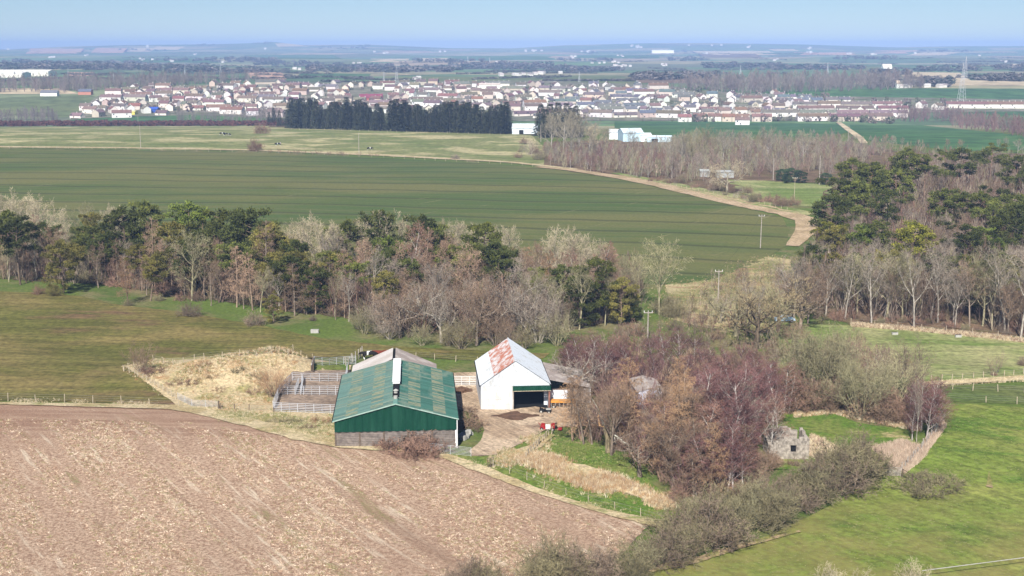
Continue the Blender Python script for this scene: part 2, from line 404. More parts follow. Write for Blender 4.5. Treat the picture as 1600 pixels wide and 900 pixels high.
strip('straw_margin', [(640, 703), (700, 716), (760, 738), (850, 773), (950, 803), (1040, 822)], [1.5, 2.2, 1.4, 1.4, 2.5], M['straw_margin'], 3, 5)
sheet('rough_grass', [(690, 690), (750, 715), (800, 700), (850, 675), (900, 690), (960, 700), (1010, 745), (1060, 800), (1060, 826), (1000, 815), (850, 768), (760, 734), (700, 714)], M['lawn_green'], 1, 1.5, 6)
strip('dry_grass_bank', [(800, 712), (850, 722), (900, 735), (950, 755), (1020, 780), (1045, 790)], [1.2, 3.0, 4, 4, 2.5, 1.5], M['dry_grass'], 3, 7)
strip('dry_grass_bank', [(862, 682), (835, 700), (800, 715), (770, 722)], [1.2, 2, 3, 1], M['dry_grass'], 4, 8)
sheet('farmyard', [(700, 583), (750, 583), (753, 640), (800, 641), (860, 634), (960, 632), (1080, 640), (1090, 662), (1000, 664), (880, 668), (850, 674), (815, 694), (775, 712), (738, 714), (733, 706), (752, 690), (757, 672), (745, 650), (716, 640)], M['yard_dirt'], 2, 1.0, 9)
sheet('pen_ground', [(427, 642), (437, 602), (458, 582), (548, 580), (535, 660), (528, 645)], M['pen_mud'], 3, 0.6, 10)
sheet('pen_grass', [(490, 580), (486, 568), (545, 567), (545, 580)], M['lawn_green'], 3, 0.5, 11)
sheet('crop_field', [(-140, 232), (200, 235), (400, 239), (600, 247), (800, 258), (900, 270), (980, 283), (1060, 301), (1150, 323), (1222, 340), (1233, 360), (1228, 385), (1190, 408), (1110, 440), (1050, 445), (900, 440), (500, 415), (-140, 405)], M['winter_crop'], 1, 0.8, 12)
strip('field_track', [(840, 261), (900, 267), (980, 279), (1060, 296), (1150, 317), (1230, 334), (1262, 345), (1262, 360), (1238, 385)], [5, 8, 9, 9, 10, 11, 9, 7, 4], M['track_earth'], 2, 13)
strip('grass_verge', [(-120, 229), (200, 231.5), (400, 235), (600, 243), (800, 254), (900, 265)], [9, 9, 9, 9, 10, 4], M['straw_margin'], 2, 14)
strip('grass_verge', [(960, 271), (1040, 286), (1130, 305), (1220, 326), (1270, 336)], [5, 7, 9, 9, 6], M['pasture_light'], 2, 15)
sheet('straw_pasture', [(-140, 199), (400, 197), (700, 204), (830, 211), (850, 230), (850, 258), (800, 255), (600, 244), (400, 236), (-140, 230)], M['tan_pasture'], 1, 0.6, 16)
sheet('dry_slope', [(1040, 445), (1110, 438), (1200, 400), (1235, 405), (1250, 470), (1220, 520), (1130, 520), (1050, 500)], M['slope_straw'], 1, 1.5, 17)
sheet('pasture', [(1215, 505), (1330, 510), (1420, 517), (1500, 522), (1610, 538), (1880, 545), (1880, 585), (1450, 602), (1250, 610), (1190, 560)], M['pasture_light'], 2, 1.0, 18)
strip('farm_lane', [(1400, 603), (1470, 600), (1600, 592), (1880, 588)], 3.0, M['straw_margin'], 3, 19)
sheet('pasture', [(1450, 606), (1880, 597), (1880, 637), (1600, 632), (1465, 627)], M['pasture_dark'], 1, 0.6, 20)
sheet('pasture', [(1468, 630), (1600, 636), (1880, 640), (1900, 1080), (1000, 1080), (990, 900), (1200, 838), (1300, 790), (1370, 745), (1415, 738), (1440, 700), (1475, 655)], M['pasture_bright'], 1, 1.2, 21)
sheet('paddock', [(1225, 648), (1300, 646), (1340, 662), (1410, 672), (1440, 700), (1410, 740), (1355, 742), (1280, 735), (1200, 735), (1190, 690)], M['lawn_green'], 2, 1.5, 22)
strip('worn_path', [(1010, 893), (1080, 880), (1160, 855), (1250, 832)], [1.6, 1.2, 1.0, 0.5], M['worn_turf'], 3, 23)
sheet('worn_patch', [(1540, 762), (1552, 764), (1549, 750), (1545, 738), (1543, 748)], M['worn_turf'], 3, 0.8, 24, step=.006)
sheet('wood_floor', [(1225, 478), (1330, 508), (1500, 520), (1880, 545), (1880, 240), (1420, 240), (1285, 300), (1275, 385), (1245, 425)], M['leaf_litter'], 1, 1.5, 26)
sheet('wood_floor', [(-80, 402), (0, 436), (150, 443), (300, 464), (450, 486), (560, 500), (640, 518), (760, 532), (860, 526), (1000, 492), (985, 465), (560, 425), (200, 405)], M['shaded_belt_floor'], 1, 2.5, 30)
sheet('pasture', [(1135, 281), (1200, 283), (1300, 290), (1300, 325), (1240, 322), (1150, 300)], M['pasture_light'], 1, 0.8, 27)
sheet('wood_floor', [(850, 262), (1000, 284), (1130, 300), (1170, 300), (1140, 281), (1300, 287), (1420, 240), (1330, 222), (1060, 218), (850, 222)], M['leaf_litter'], 1, 1.0, 28)
sheet('wood_floor', [(420, 199), (700, 204), (840, 211), (845, 205), (700, 198), (420, 193)], M['leaf_litter'], 2, 0.5, 29)
def fld(y0, y1, x0, x1, mat, skew=0, lv=1, tilt=0):
    sheet('far_field', [(x0, y0), ((x0 + x1) / 2, y0 + tilt / 2), (x1, y0 + tilt), (x1 + skew, y1 + tilt), (x0 + skew, y1)], M[mat], lv, 0.25, int(x0 + y0 * 7), step=0.03)
sheet('field', [(-60, 155), (140, 148), (150, 152), (125, 180), (100, 184), (-60, 178)], M['far_olive'], 1, 0.4, 40)
sheet('field', [(100, 190), (150, 181), (300, 177), (420, 173), (440, 194), (200, 194)], M['far_green'], 1, 0.4, 41)
sheet('field', [(960, 190), (1100, 191), (1310, 194), (1330, 206), (1280, 215), (1050, 215), (960, 200)], M['far_green'], 1, 0.4, 42)
sheet('field', [(1328, 195), (1440, 196), (1560, 208), (1600, 213), (1880, 222), (1880, 232), (1500, 236), (1330, 217)], M['far_green'], 1, 0.4, 43)
sheet('field', [(1480, 172), (1880, 175), (1880, 205), (1560, 200), (1490, 184)], M['far_green'], 1, 0.4, 44)
sheet('field', [(1170, 145), (1400, 138), (1880, 140), (1880, 158), (1440, 158), (1180, 152)], M['far_green'], 1, 0.4, 45)
for a in [(120, 126, 300, 400, 'far_green', 6, 1, -1), (113, 119, 105, 145, 'far_pink'), (113, 124, 385, 440, 'far_pink', 8), (114, 122, 470, 580, 'far_green', -8, 1, 2), (138, 147, -40, 95, 'far_tan', 30),
          (76, 84, 48, 132, 'far_pink', -8), (75, 83, 150, 200, 'far_pink', -8), (75, 81, 205, 245, 'far_tan', -10), (73, 78, 245, 290, 'far_tan', -12), (68, 73, 430, 480, 'far_tan', 4),
          (92, 97, 580, 640, 'far_tan', -4), (91, 98, 660, 700, 'far_tan', -6), (98, 104, 720, 800, 'far_pink', 4), (118, 131, 790, 1010, 'far_olive'), (118, 130, 960, 1105, 'far_brown', 18),
          (122, 128, 1120, 1200, 'far_green', -20), (112, 126, 1400, 1500, 'far_tan', 20, 1, 2), (126, 134, 1480, 1700, 'far_tan', -10), (80, 86, 1080, 1200, 'far_tan', 20), (82, 86, 1240, 1330, 'far_pink', 10),
          (79, 84, 1370, 1437, 'far_pink', -18), (82, 87, 1440, 1500, 'far_tan', -25), (77, 80, 1200, 1240, 'far_tan', 10), (100, 106, 1560, 1720, 'far_tan'), (84, 90, 1090, 1180, 'far_brown', 12), (96, 104, 440, 560, 'far_olive', 10),
          (86, 92, 380, 520, 'far_green', 14), (88, 94, 700, 860, 'far_green', 10), (100, 108, 1200, 1330, 'far_green', 16), (120, 127, 600, 780, 'far_olive', 6), (92, 98, 180, 330, 'far_green', 12), (104, 112, 1320, 1400, 'far_olive', 8), (86, 91, 900, 1040, 'far_green', -10)]:
    fld(*a)
sheet('town_ground', [(110, 186), (150, 152), (190, 137), (400, 131), (830, 126), (1030, 133), (1100, 142), (1240, 150), (1600, 156), (1880, 158), (1880, 172), (1440, 176), (1390, 190), (960, 189), (700, 190), (440, 186), (300, 180)], M['town_ground'], 2, 0.4, 60)
strip('country_road', [(1310, 192), (1325, 203), (1345, 217), (1350, 225)], [5, 5, 5, 4], M['far_tan'], 3, 61)
strip('country_road', [(470, 112), (560, 113), (640, 118)], 9, M['far_tan'], 3, 62)
# ---------------------------------------------------------------- vegetation materials
def twig_mat():
    t = NT('twigs'); oi = t.n('ShaderNodeObjectInfo')
    nz = t.noise(t.coord(), 0.55, 2, 0.5)
    hue = t.n('ShaderNodeHueSaturation'); hue.inputs['Saturation'].default_value = 1.0
    t.l(t.math('ADD', 0.8, t.math('MULTIPLY', oi.outputs['Random'], 0.4)), hue.inputs['Value']); t.l(oi.outputs['Color'], hue.inputs['Color'])
    col = t.mix(1.0, hue.outputs[0], t.mix(t.ramp(nz, 0.3, 0.7), (0.72, 0.70, 0.68, 1), (1.3, 1.28, 1.22, 1)), 'MULTIPLY')
    M['twigs'] = t.out(col, 0.9)
    t = NT('bark'); oi = t.n('ShaderNodeObjectInfo')
    nz = t.noise(t.coord((1, 1, 0.35)), 3.0, 3, 0.65)
    col = t.mix(1.0, oi.outputs['Color'], t.mix(t.ramp(nz, 0.35, 0.65), (0.6, 0.6, 0.6, 1), (1.3, 1.3, 1.28, 1)), 'MULTIPLY')
    t.bump(nz, 0.5, 0.05)
    M['bark'] = t.out(col, 0.95)
    t = NT('needles'); oi = t.n('ShaderNodeObjectInfo')
    nz = t.noise(t.coord(), 0.45, 3, 0.6)
    hue = t.n('ShaderNodeHueSaturation'); t.l(t.math('ADD', 0.75, t.math('MULTIPLY', oi.outputs['Random'], 0.5)), hue.inputs['Value']); t.l(oi.outputs['Color'], hue.inputs['Color'])
    col = t.mix(1.0, hue.outputs[0], t.mix(t.ramp(nz, 0.35, 0.65), (0.55, 0.6, 0.55, 1), (1.45, 1.4, 1.1, 1)), 'MULTIPLY')
    t.b.inputs['Subsurface Weight'].default_value = 0.0
    M['needles'] = t.out(col, 0.7)
twig_mat()
# ---------------------------------------------------------------- tree shapes
def rvec(r): return Vector((r.uniform(-1, 1), r.uniform(-1, 1), r.uniform(-1, 1)))
def grow(T, C, r, p, d, L, rad, lev, Q, w=0.05):
    seg = Q['seg'][lev]; pts = [p.copy()]; step = L / seg; dd = d.copy()
    for _ in range(seg):
        dd = (dd + rvec(r) * Q['wig'][lev] + Vector((0, 0, Q['trop'][lev]))).normalized()
        p = p + dd * step; pts.append(p.copy())
    if lev <= Q['tube']:
        tip = Q.get('tip', 0.25)
        T.tube(pts, [rad * (1 - (1 - tip) * i / seg) for i in range(seg + 1)], (7, 5, 4, 3)[min(lev, 3)])
    else:
        ww = Q['w'] * (1.3 if lev == Q['tube'] + 1 else 1.0)
        if seg > 1: C.rib(pts[0], pts[seg // 2 + 1 if seg > 2 else 1], ww * 1.3, r); C.rib(pts[seg // 2], pts[-1], ww, r)
        else: C.rib(pts[0], pts[-1], ww, r)
    if lev + 1 >= len(Q['n']) + 1: return
    n = Q['n'][lev]; t0 = Q['start'][lev]; az0 = r.uniform(0, 6.28)
    for k in range(n):
        t = t0 + (1 - t0) * (k + r.random()) / n
        i = min(int(t * seg), seg - 1); f = t * seg - i
        q = pts[i].lerp(pts[i + 1], f); ax = (pts[i + 1] - pts[i]).normalized()
        a = ax.orthogonal().normalized(); b = ax.cross(a); az = az0 + k * 2.4 + r.uniform(-.4, .4)
        ang = R(Q['ang'][lev] * r.uniform(0.75, 1.25))
        nd = ax * math.cos(ang) + (a * math.cos(az) + b * math.sin(az)) * math.sin(ang)
        env = 1 - Q['taper'][lev] * (t - t0) / max(1e-6, 1 - t0)
        grow(T, C, r, q, nd, L * Q['ratio'][lev] * env * r.uniform(0.75, 1.2), rad * (1 - 0.7 * t) * Q['rr'], lev + 1, Q)
BARE = dict(
    ash=dict(h=12, r=.26, seg=[5, 4, 3, 1, 1], wig=[.08, .22, .25, .3, .3], trop=[.05, .12, .08, .05, .0], n=[12, 8, 8, 5], start=[.25, .2, .15, .1], ang=[42, 40, 40, 38], ratio=[.62, .52, .42, .55], taper=[.45, .3, .2, .1], rr=.55, tube=2, w=.05),
    birch=dict(h=12, r=.16, seg=[6, 3, 3, 1, 1], wig=[.07, .15, .2, .25, .2], trop=[.04, .10, .0, -.15, -.2], n=[20, 7, 8, 6], start=[.22, .15, .1, .1], ang=[38, 35, 38, 35], ratio=[.36, .48, .5, .6], taper=[.55, .3, .2, .1], rr=.45, tube=2, w=.032),
    larch=dict(h=14, r=.2, seg=[6, 3, 2, 1, 1], wig=[.03, .1, .2, .25, .2], trop=[.03, .03, .0, -.05, -.1], n=[34, 9, 6, 4], start=[.2, .1, .1, .1], ang=[78, 50, 45, 40], ratio=[.25, .42, .5, .5], taper=[.72, .3, .2, .1], rr=.32, tube=1, w=.045),
    oak=dict(h=7, r=.5, seg=[3, 6, 5, 3, 1], wig=[.1, .34, .4, .4, .3], trop=[.05, .08, .06, .05, .0], n=[9, 8, 8, 6], start=[.4, .25, .2, .1], ang=[62, 48, 48, 45], ratio=[1.05, .5, .42, .4], taper=[.25, .35, .3, .1], rr=.6, tube=2, w=.045),
    tall=dict(h=14, r=.24, seg=[6, 5, 3, 1, 1], wig=[.09, .2, .25, .3, .3], trop=[.04, .2, .1, .05, .0], n=[8, 7, 8, 5], start=[.38, .25, .15, .1], ang=[34, 38, 40, 40], ratio=[.55, .42, .42, .55], taper=[.3, .3, .2, .1], rr=.6, tube=2, w=.045),
)
def norm_pair(T, C):
    """scale a tree to unit height, foot at the origin"""
    allv = T.v + C.v; h = max(v[2] for v in allv); k = 1.0 / h
    for m in (T, C): m.v = [(v[0] * k, v[1] * k, v[2] * k) for v in m.v]
    return h
VAR = {}
def add_var(kind, T, C, cm, k):
    norm_pair(T, C)
    VAR.setdefault(kind, []).append((T.mesh(kind + '_trunk', M['bark'], smooth=True), C.mesh(kind + '_crown', M[cm])))
def bare(kind, seed, wide=1.0):
    r = random.Random(seed); Q = BARE[kind]; T, C = MB(), MB()
    grow(T, C, r, Vector((0, 0, -.3)), Vector((r.uniform(-.06, .06), r.uniform(-.06, .06), 1)).normalized(), Q['h'], Q['r'], 0, Q)
    for m in (T, C): m.v = [(v[0] * wide, v[1] * wide, v[2]) for v in m.v]
    add_var(kind, T, C, 'twigs', 1)
def multi(kind, seed, stems, h, amin, amax, r0, n, ang, ratio, w, wig=.2, trop=.1, seg=(4, 2, 1, 1), curve=0.0):
    r = random.Random(seed); T, C = MB(), MB()
    Q = dict(seg=[seg[0], seg[1], seg[2], seg[3]], wig=[wig, .25, .3, .3], trop=[trop, .08, .02, 0], n=n, start=[.25, .15, .1], ang=[ang, 40, 40], ratio=[ratio, .5, .55], taper=[.35, .2, .1], rr=.5, tube=0, w=w, tip=.2)
    for k in range(stems):
        az = 2.4 * k + r.uniform(-.3, .3); a = R(amin + (amax - amin) * math.sqrt((k + .5) / stems) * r.uniform(.8, 1.1))
        d = Vector((math.cos(az) * math.sin(a), math.sin(az) * math.sin(a), math.cos(a)))
        base = Vector((math.cos(az), math.sin(az), 0)) * r.uniform(0.05, .35) * (h / 5)
        grow(T, C, r, base + Vector((0, 0, -.2)), d, h * r.uniform(.75, 1.1) * (1 - .25 * (a / 1.5)), r0, 0, Q)
    add_var(kind, T, C, 'twigs', 1)
def clump(C, r, c, rx, rz, n, s, flat=0.5):
    for _ in range(n):
        v = rvec(r)
        while v.length > 1 or v.length < .3: v = rvec(r)
        v = v.normalized() * (r.random() ** .4) * (1.28 if r.random() < .22 else .95)
        p = Vector((c.x + v.x * rx, c.y + v.y * rx, c.z + v.z * rz))
        d = (Vector((v.x, v.y, v.z * .8 + .45)) + rvec(r) * .5).normalized() * s * r.uniform(.6, 1.3)
        o = d.cross(rvec(r)).normalized() * s * .42
        a = p - d * .5
        C.tri(tuple(a + o), tuple(a - o), tuple(a + d))
def pine(seed, lowcrown=0.45, n=24, wide=1.0, lean=0.1, spread=4.0):
    r = random.Random(seed); T, C = MB(), MB(); H = 14
    pts = []; p = Vector((0, 0, -.3)); d = Vector((r.uniform(-lean, lean), r.uniform(-lean, lean), 1)).normalized()
    for i in range(8):
        pts.append(p.copy()); d = (d + Vector((r.uniform(-.06, .06), r.uniform(-.06, .06), .03))).normalized(); p = p + d * (H - 1.0) / 7
    T.tube(pts, [.26 * (1 - .8 * i / 7) for i in range(8)], 7)
    for k in range(n):
        t = lowcrown + (1 - lowcrown) * ((k + r.random() * .8) / n); i = min(int(t * 7), 6); q = pts[i].lerp(pts[i + 1], t * 7 - i)
        az = k * 2.4 + r.uniform(-.5, .5); u = (t - lowcrown) / (1 - lowcrown)
        L = spread * wide * (0.30 + 0.95 * math.sin(math.pi * min(1, .22 + u * .68))) * r.uniform(.5, 1.0)
        if u > .9: L *= .45
        e = q + Vector((math.cos(az) * L, math.sin(az) * L, L * r.uniform(.1, .5)))
        mid = q.lerp(e, .5) + Vector((0, 0, -.15))
        T.tube([q, mid, e], [.085, .06, .03], 4)
        R0 = r.uniform(.8, 1.45) * (1.15 - .3 * u)
        clump(C, r, e, R0 * 1.15, R0 * .62, int(150 * R0), .33)
        if L > 2: clump(C, r, q.lerp(e, .6) + Vector((0, 0, .3)), R0 * .8, R0 * .45, int(70 * R0), .33)
        if r.random() < .5: clump(C, r, e + rvec(r) * 1.1, R0 * .7, R0 * .4, int(45 * R0), .4)
    clump(C, r, pts[-1] + Vector((0, 0, .3)), 1.2, .8, 110, .4)
    for k in range(5):      # dead snags below the crown
        t = r.uniform(.15, lowcrown); i = min(int(t * 7), 6); q = pts[i].lerp(pts[i + 1], t * 7 - i); az = r.uniform(0, 6.3)
        T.tube([q, q + Vector((math.cos(az), math.sin(az), r.uniform(-.2, .4))) * r.uniform(.5, 1.6)], [.05, .015], 4)
    add_var('pine', T, C, 'needles', 1)
def conical(kind, seed, H=20, base=2.6, low=.08, whorls=26, per=8, s=.75):
    r = random.Random(seed); T, C = MB(), MB()
    T.tube([(0, 0, -.3), (0, 0, H * .5), (0, 0, H * .97)], [.25, .15, .03], 6)
    for k in range(whorls):
        t = low + (1 - low) * k / whorls; z = H * t; L = base * (1 - t) ** .8 * r.uniform(.8, 1.15) + .25
        for j in range(per):
            az = j * 6.283 / per + k * .7 + r.uniform(-.3, .3); d = Vector((math.cos(az), math.sin(az), -.25 + .4 * t))
            for m in range(max(2, int(L * 2.2))):
                q = Vector((0, 0, z)) + d * L * (m + 1) / max(2, int(L * 2.2))
                for _ in range(3):
                    dd = (d + rvec(r) * .7).normalized() * s * r.uniform(.6, 1.2); o = dd.cross(rvec(r)).normalized() * s * .36
                    C.tri(tuple(q + o), tuple(q - o), tuple(q + dd))
    add_var(kind, T, C, 'needles', 1)
for s_ in range(4): bare('ash', 10 + s_)
for s_ in range(4): bare('birch', 20 + s_)
for s_ in range(3): bare('larch', 30 + s_)
for s_ in range(3): bare('oak', 40 + s_)
for s_ in range(4): bare('tall', 50 + s_)
for s_ in range(3): multi('willow', 60 + s_, 16, 7, 4, 38, .07, [7, 6, 5], 26, .42, .035)
for s_ in range(4): multi('shrub', 70 + s_, 26, 3.6, 5, 80, .045, [7, 6, 5], 40, .45, .035, wig=.32)
for s_ in range(2): multi('bramble', 80 + s_, 34, 1.8, 25, 85, .02, [5, 5, 3], 45, .5, .035, wig=.45, trop=-.12)
for s_ in range(2): multi('thin', 90 + s_, 6, 3.2, 5, 50, .04, [6, 5, 4], 40, .45, .03, wig=.3)
pine(100, .42); pine(101, .5, 20); pine(102, .3, 30, 1.05); pine(103, .45, 22, .8, .2); pine(104, .08, 34, 1.15, .05); pine(105, .6, 16, 1.3)
conical('conifer', 110); conical('conifer', 111, 20, 3.0); conical('conifer', 112, 19, 2.3, .12); conical('spruce', 113, 16, 3.3, .02, 24, 9)
def far_tree(kind, seed, cm):
    r = random.Random(seed); T, C = MB(), MB()
    T.tube([(0, 0, -.3), (0, 0, 3.5)], [.25, .16], 4)
    for k in range(9):
        az = k * 2.4; e = Vector((math.cos(az) * 1.8, math.sin(az) * 1.8, r.uniform(5, 8.5))); T.tube([(0, 0, r.uniform(1.5, 3.5)), e], [.12, .05], 3)
    for k in range(150):
        az = r.uniform(0, 6.28); u = r.random() ** .6; z = 3 + 7 * r.random(); w = 3.6 * math.sin(math.pi * min(.95, (z - 1.5) / 9)) * u
        a = Vector((math.cos(az) * w * .6, math.sin(az) * w * .6, z - 1.2)); b = Vector((math.cos(az) * w * 1.15, math.sin(az) * w * 1.15, z + .6))
        C.rib(a, b, .16, r)
    add_var(kind, T, C, cm, 1)
for s_ in range(3): far_tree('fartree', 120 + s_, 'twigs')

# ---------------------------------------------------------------- planting
CT = dict(  # crown colour, bark colour
    ash=((.44, .38, .27), (.34, .30, .23)), ashgrey=((.275, .23, .19), (.36, .32, .27)), green=((.28, .26, .155), (.30, .27, .17)), pink=((.34, .235, .17), (.26, .19, .14)),
    larch=((.37, .24, .145), (.25, .18, .13)), purple=((.18, .092, .09), (.46, .41, .38)), birchred=((.26, .15, .115), (.50, .46, .42)), brown=((.22, .155, .11), (.24, .19, .15)), oak=((.36, .29, .17), (.13, .10, .07)),
    hedge=((.225, .20, .118), (.19, .155, .11)), hedgegrey=((.215, .165, .125), (.2, .165, .13)), bramble=((.26, .165, .125), (.25, .15, .11)), white=((.29, .245, .20), (.38, .34, .29)),
    pine=((.105, .118, .034), (.22, .15, .11)), pined=((.072, .085, .028), (.16, .12, .09)), pineb=((.125, .16, .036), (.24, .17, .12)), piney=((.17, .17, .03), (.24, .17, .12)), pineo=((.15, .135, .045), (.22, .16, .12)),
    spruce=((.055, .062, .042), (.15, .13, .11)), grey=((.30, .27, .20), (.34, .31, .27)), evergreen=((.05, .085, .045), (.12, .10, .08)), straw=((.50, .40, .24), (.42, .33, .2)))
KINDW = dict(ash='pale leafless tree', ashgrey='grey-brown leafless tree', green='greenish-grey leafless tree', pink='pinkish-brown leafless tree', larch='orange-brown bare larch', purple='purple-twigged birch',
             birchred='reddish-brown bare birch', brown='dark brown leafless tree', oak='gnarled leafless oak', hedge='olive-grey thorn shrub', hedgegrey='brown-grey thorn shrub', bramble='reddish bramble bush', white='whitish leafless tree',
             pine='green pine', pined='dark green pine', pineb='bright green pine', piney='yellow-green pine', pineo='olive-brown pine', spruce='dark spruce', grey='grey leafless tree', evergreen='dark evergreen bush', straw='straw-coloured bush')
ITEMS = []
_vi = [0]
def plant(kind, col, px, py, hpx=None, top=None, H=None, zone='', name=None, wide=1.0, var=None, p=None, label=None, cat='tree', group=None, jc=.12, tilt=None):
    p = p or P(px, py)
    if top is not None: hpx = py - top
    if H is None: H = size(p, hpx)
    vs = VAR[kind]; _vi[0] += 1
    Tm, Cm = vs[(_vi[0] * 7 + int(px)) % len(vs) if var is None else var]
    name = name or {'pine': 'pine_tree', 'conifer': 'conifer_tree', 'spruce': 'conifer_tree', 'birch': 'birch_tree', 'larch': 'larch_tree', 'oak': 'oak_tree', 'shrub': 'shrub', 'bramble': 'bramble_bush', 'thin': 'shrub', 'willow': 'shrub'}.get(kind, 'bare_tree')
    o = thing(name, label or '', cat, (p.x, p.y, p.z - .05), rnd.uniform(0, 6.28), group, scale=(H * wide, H * wide, H))
    if tilt: o.rotation_euler = (tilt[0], tilt[1], 0)
    cc, bc = CT[col]; f = 1 + rnd.uniform(-jc, jc)
    t = link('trunk' if kind not in ('shrub', 'bramble', 'thin', 'willow') else 'stems', Tm, o, color=tuple(c * f for c in bc) + (1,))
    c = link('crown', Cm, o, color=tuple(c * f for c in cc) + (1,))
    ITEMS.append(dict(o=o, kind=col, px=px, py=py, zone=zone, H=H, named=bool(label)))
    return o
def scatter(poly, n, kinds, zone, hm=(10, 14), seed=0, minpx=6, wide=(.85, 1.15), **kw):
    r = random.Random(seed); xs = [p[0] for p in poly]; ys = [p[1] for p in poly]; placed = []; tries = 0
    while len(placed) < n and tries < n * 40:
        tries += 1
        x, y = r.uniform(min(xs), max(xs)), r.uniform(min(ys), max(ys))
        if not inside(x, y, poly): continue
        if any(abs(x - a) < minpx and abs(y - b) < minpx * .35 for a, b in placed): continue
        placed.append((x, y)); k, c = r.choice(kinds)
        plant(k, c, x, y, H=r.uniform(*hm), zone=zone, wide=r.uniform(*wide), **kw)

# the shelterbelt between the pasture and the crop field
Z = 'belt'
for (x, b, t, k, v) in [(18, 430, 325, 'pine', 0), (32, 445, 335, 'pined', 1), (100, 458, 372, 'pineo', 4), (122, 425, 352, 'pined', 3), (150, 420, 330, 'pineo', 1), (200, 440, 318, 'pined', 0), (228, 420, 310, 'pine', 2), (258, 440, 345, 'pineo', 3),
                        (290, 430, 312, 'pineb', 2), (318, 440, 338, 'pine', 0), (352, 445, 324, 'pine', 1), (378, 450, 322, 'pined', 0), (408, 455, 322, 'pined', 2), (428, 462, 345, 'pineo', 0), (466, 478, 388, 'pineo', 5), (428, 505, 458, 'pineo', 4),
                        (545, 440, 340, 'pine', 1), (578, 440, 326, 'pined', 3), (604, 470, 365, 'pineb', 0), (614, 478, 385, 'pined', 4), (655, 445, 332, 'pined', 2), (683, 440, 345, 'pine', 3), (752, 470, 348, 'pine', 3), (776, 475, 370, 'pined', 4), (925, 510, 400, 'pine', 2),
                        (905, 512, 430, 'pined', 4), (972, 508, 430, 'pineo', 4), (985, 505, 455, 'pined', 4), (235, 470, 395, 'pineo', 3), (70, 430, 345, 'pined', 1)]:
    plant('pine', k, x, b, top=t, zone=Z, var=v, wide=.86)
for (x, b, t, kd, k) in [(38, 410, 290, 'ash', 'ash'), (70, 412, 300, 'ash', 'ash'), (15, 405, 300, 'ash', 'ash'), (100, 415, 325, 'ash', 'ash'), (140, 415, 312, 'ash', 'green'), (170, 412, 316, 'ash', 'ash'), (195, 412, 318, 'ash', 'ash'), (62, 430, 335, 'larch', 'pink'), (85, 440, 350, 'ash', 'pink'), (185, 445, 372, 'larch', 'pink'),
                         (200, 475, 400, 'larch', 'larch'), (243, 455, 340, 'larch', 'pink'), (300, 470, 355, 'ash', 'green'), (280, 460, 380, 'tall', 'ashgrey'), (345, 470, 375, 'larch', 'brown'), (370, 480, 385, 'larch', 'pink'), (395, 485, 395, 'larch', 'pink'), (330, 478, 400, 'tall', 'brown'), (415, 470, 345, 'larch', 'brown'),
                         (480, 450, 328, 'ash', 'ash'), (500, 455, 335, 'ash', 'ash'), (455, 450, 345, 'ash', 'ash'), (520, 470, 350, 'ash', 'ashgrey'), (505, 480, 385, 'ash', 'green'), (535, 485, 390, 'larch', 'pink'), (560, 475, 370, 'birch', 'pink'), (590, 440, 325, 'ash', 'ash'), (625, 438, 326, 'ash', 'ash'), (580, 490, 380, 'tall', 'ashgrey'),
                         (640, 470, 343, 'birch', 'birchred'), (660, 480, 355, 'larch', 'pink'), (625, 480, 375, 'larch', 'pink'), (700, 440, 338, 'ash', 'ash'), (725, 442, 340, 'ash', 'ash'), (770, 440, 345, 'ash', 'ash'), (790, 445, 350, 'ash', 'ash'), (705, 480, 362, 'birch', 'pink'), (735, 490, 375, 'ash', 'pink'), (690, 500, 400, 'ash', 'ashgrey'),
                         (820, 470, 385, 'larch', 'larch'), (840, 480, 372, 'ash', 'pink'), (865, 478, 350, 'ash', 'ash'), (895, 480, 350, 'ash', 'ash'), (915, 480, 362, 'ash', 'ash'), (850, 500, 390, 'larch', 'larch'), (880, 500, 385, 'birch', 'birchred'), (940, 490, 375, 'birch', 'birchred'), (955, 490, 385, 'birch', 'pink'), (975, 480, 395, 'ash', 'green'),
                         (1000, 475, 395, 'ash', 'green'), (810, 500, 400, 'ash', 'ashgrey'), (835, 515, 415, 'ash', 'green'), (870, 518, 425, 'tall', 'green'), (905, 515, 400, 'tall', 'green'), (945, 510, 415, 'tall', 'green')]:
    plant(kd, k, x, b, top=t, zone=Z, wide=.95 if kd == 'ash' else 1)
plant('ash', 'green', 1030, 492, top=367, zone=Z, wide=.85, label='lone pale bare tree standing clear at the right end of the shelterbelt', cat='tree')
for (x, b, t) in [(765, 532, 412), (715, 525, 430), (660, 525, 432), (800, 528, 420), (625, 528, 438), (745, 540, 445), (690, 535, 450)]:
    plant('oak', 'brown' if x % 2 else 'ashgrey', x, b, top=t, zone=Z, wide=.85)
for (x, b, t, k) in [(600, 520, 450, 'ashgrey'), (840, 535, 440, 'ashgrey'), (570, 522, 470, 'green'), (775, 540, 480, 'brown'), (720, 545, 490, 'hedge'), (610, 530, 485, 'ashgrey'), (870, 540, 475, 'green'), (560, 515, 480, 'hedge'), (700, 540, 500, 'hedge'), (660, 540, 500, 'green'), (820, 545, 500, 'hedge'), (790, 545, 505, 'hedgegrey')]:
    plant('willow', k, x, b, top=t, zone=Z, wide=1.2)
scatter([(0, 415), (300, 425), (560, 440), (560, 500), (420, 475), (200, 445), (0, 430)], 20, [('tall', 'brown'), ('tall', 'ashgrey'), ('larch', 'pink'), ('pine', 'pineo'), ('tall', 'pink')], Z, (10, 14), 201, 9)
scatter([(560, 440), (800, 450), (1000, 470), (980, 500), (860, 515), (600, 505)], 26, [('tall', 'brown'), ('tall', 'ashgrey'), ('ash', 'ashgrey'), ('larch', 'pink'), ('birch', 'brown'), ('ash', 'pink')], Z, (9, 13), 202, 9)
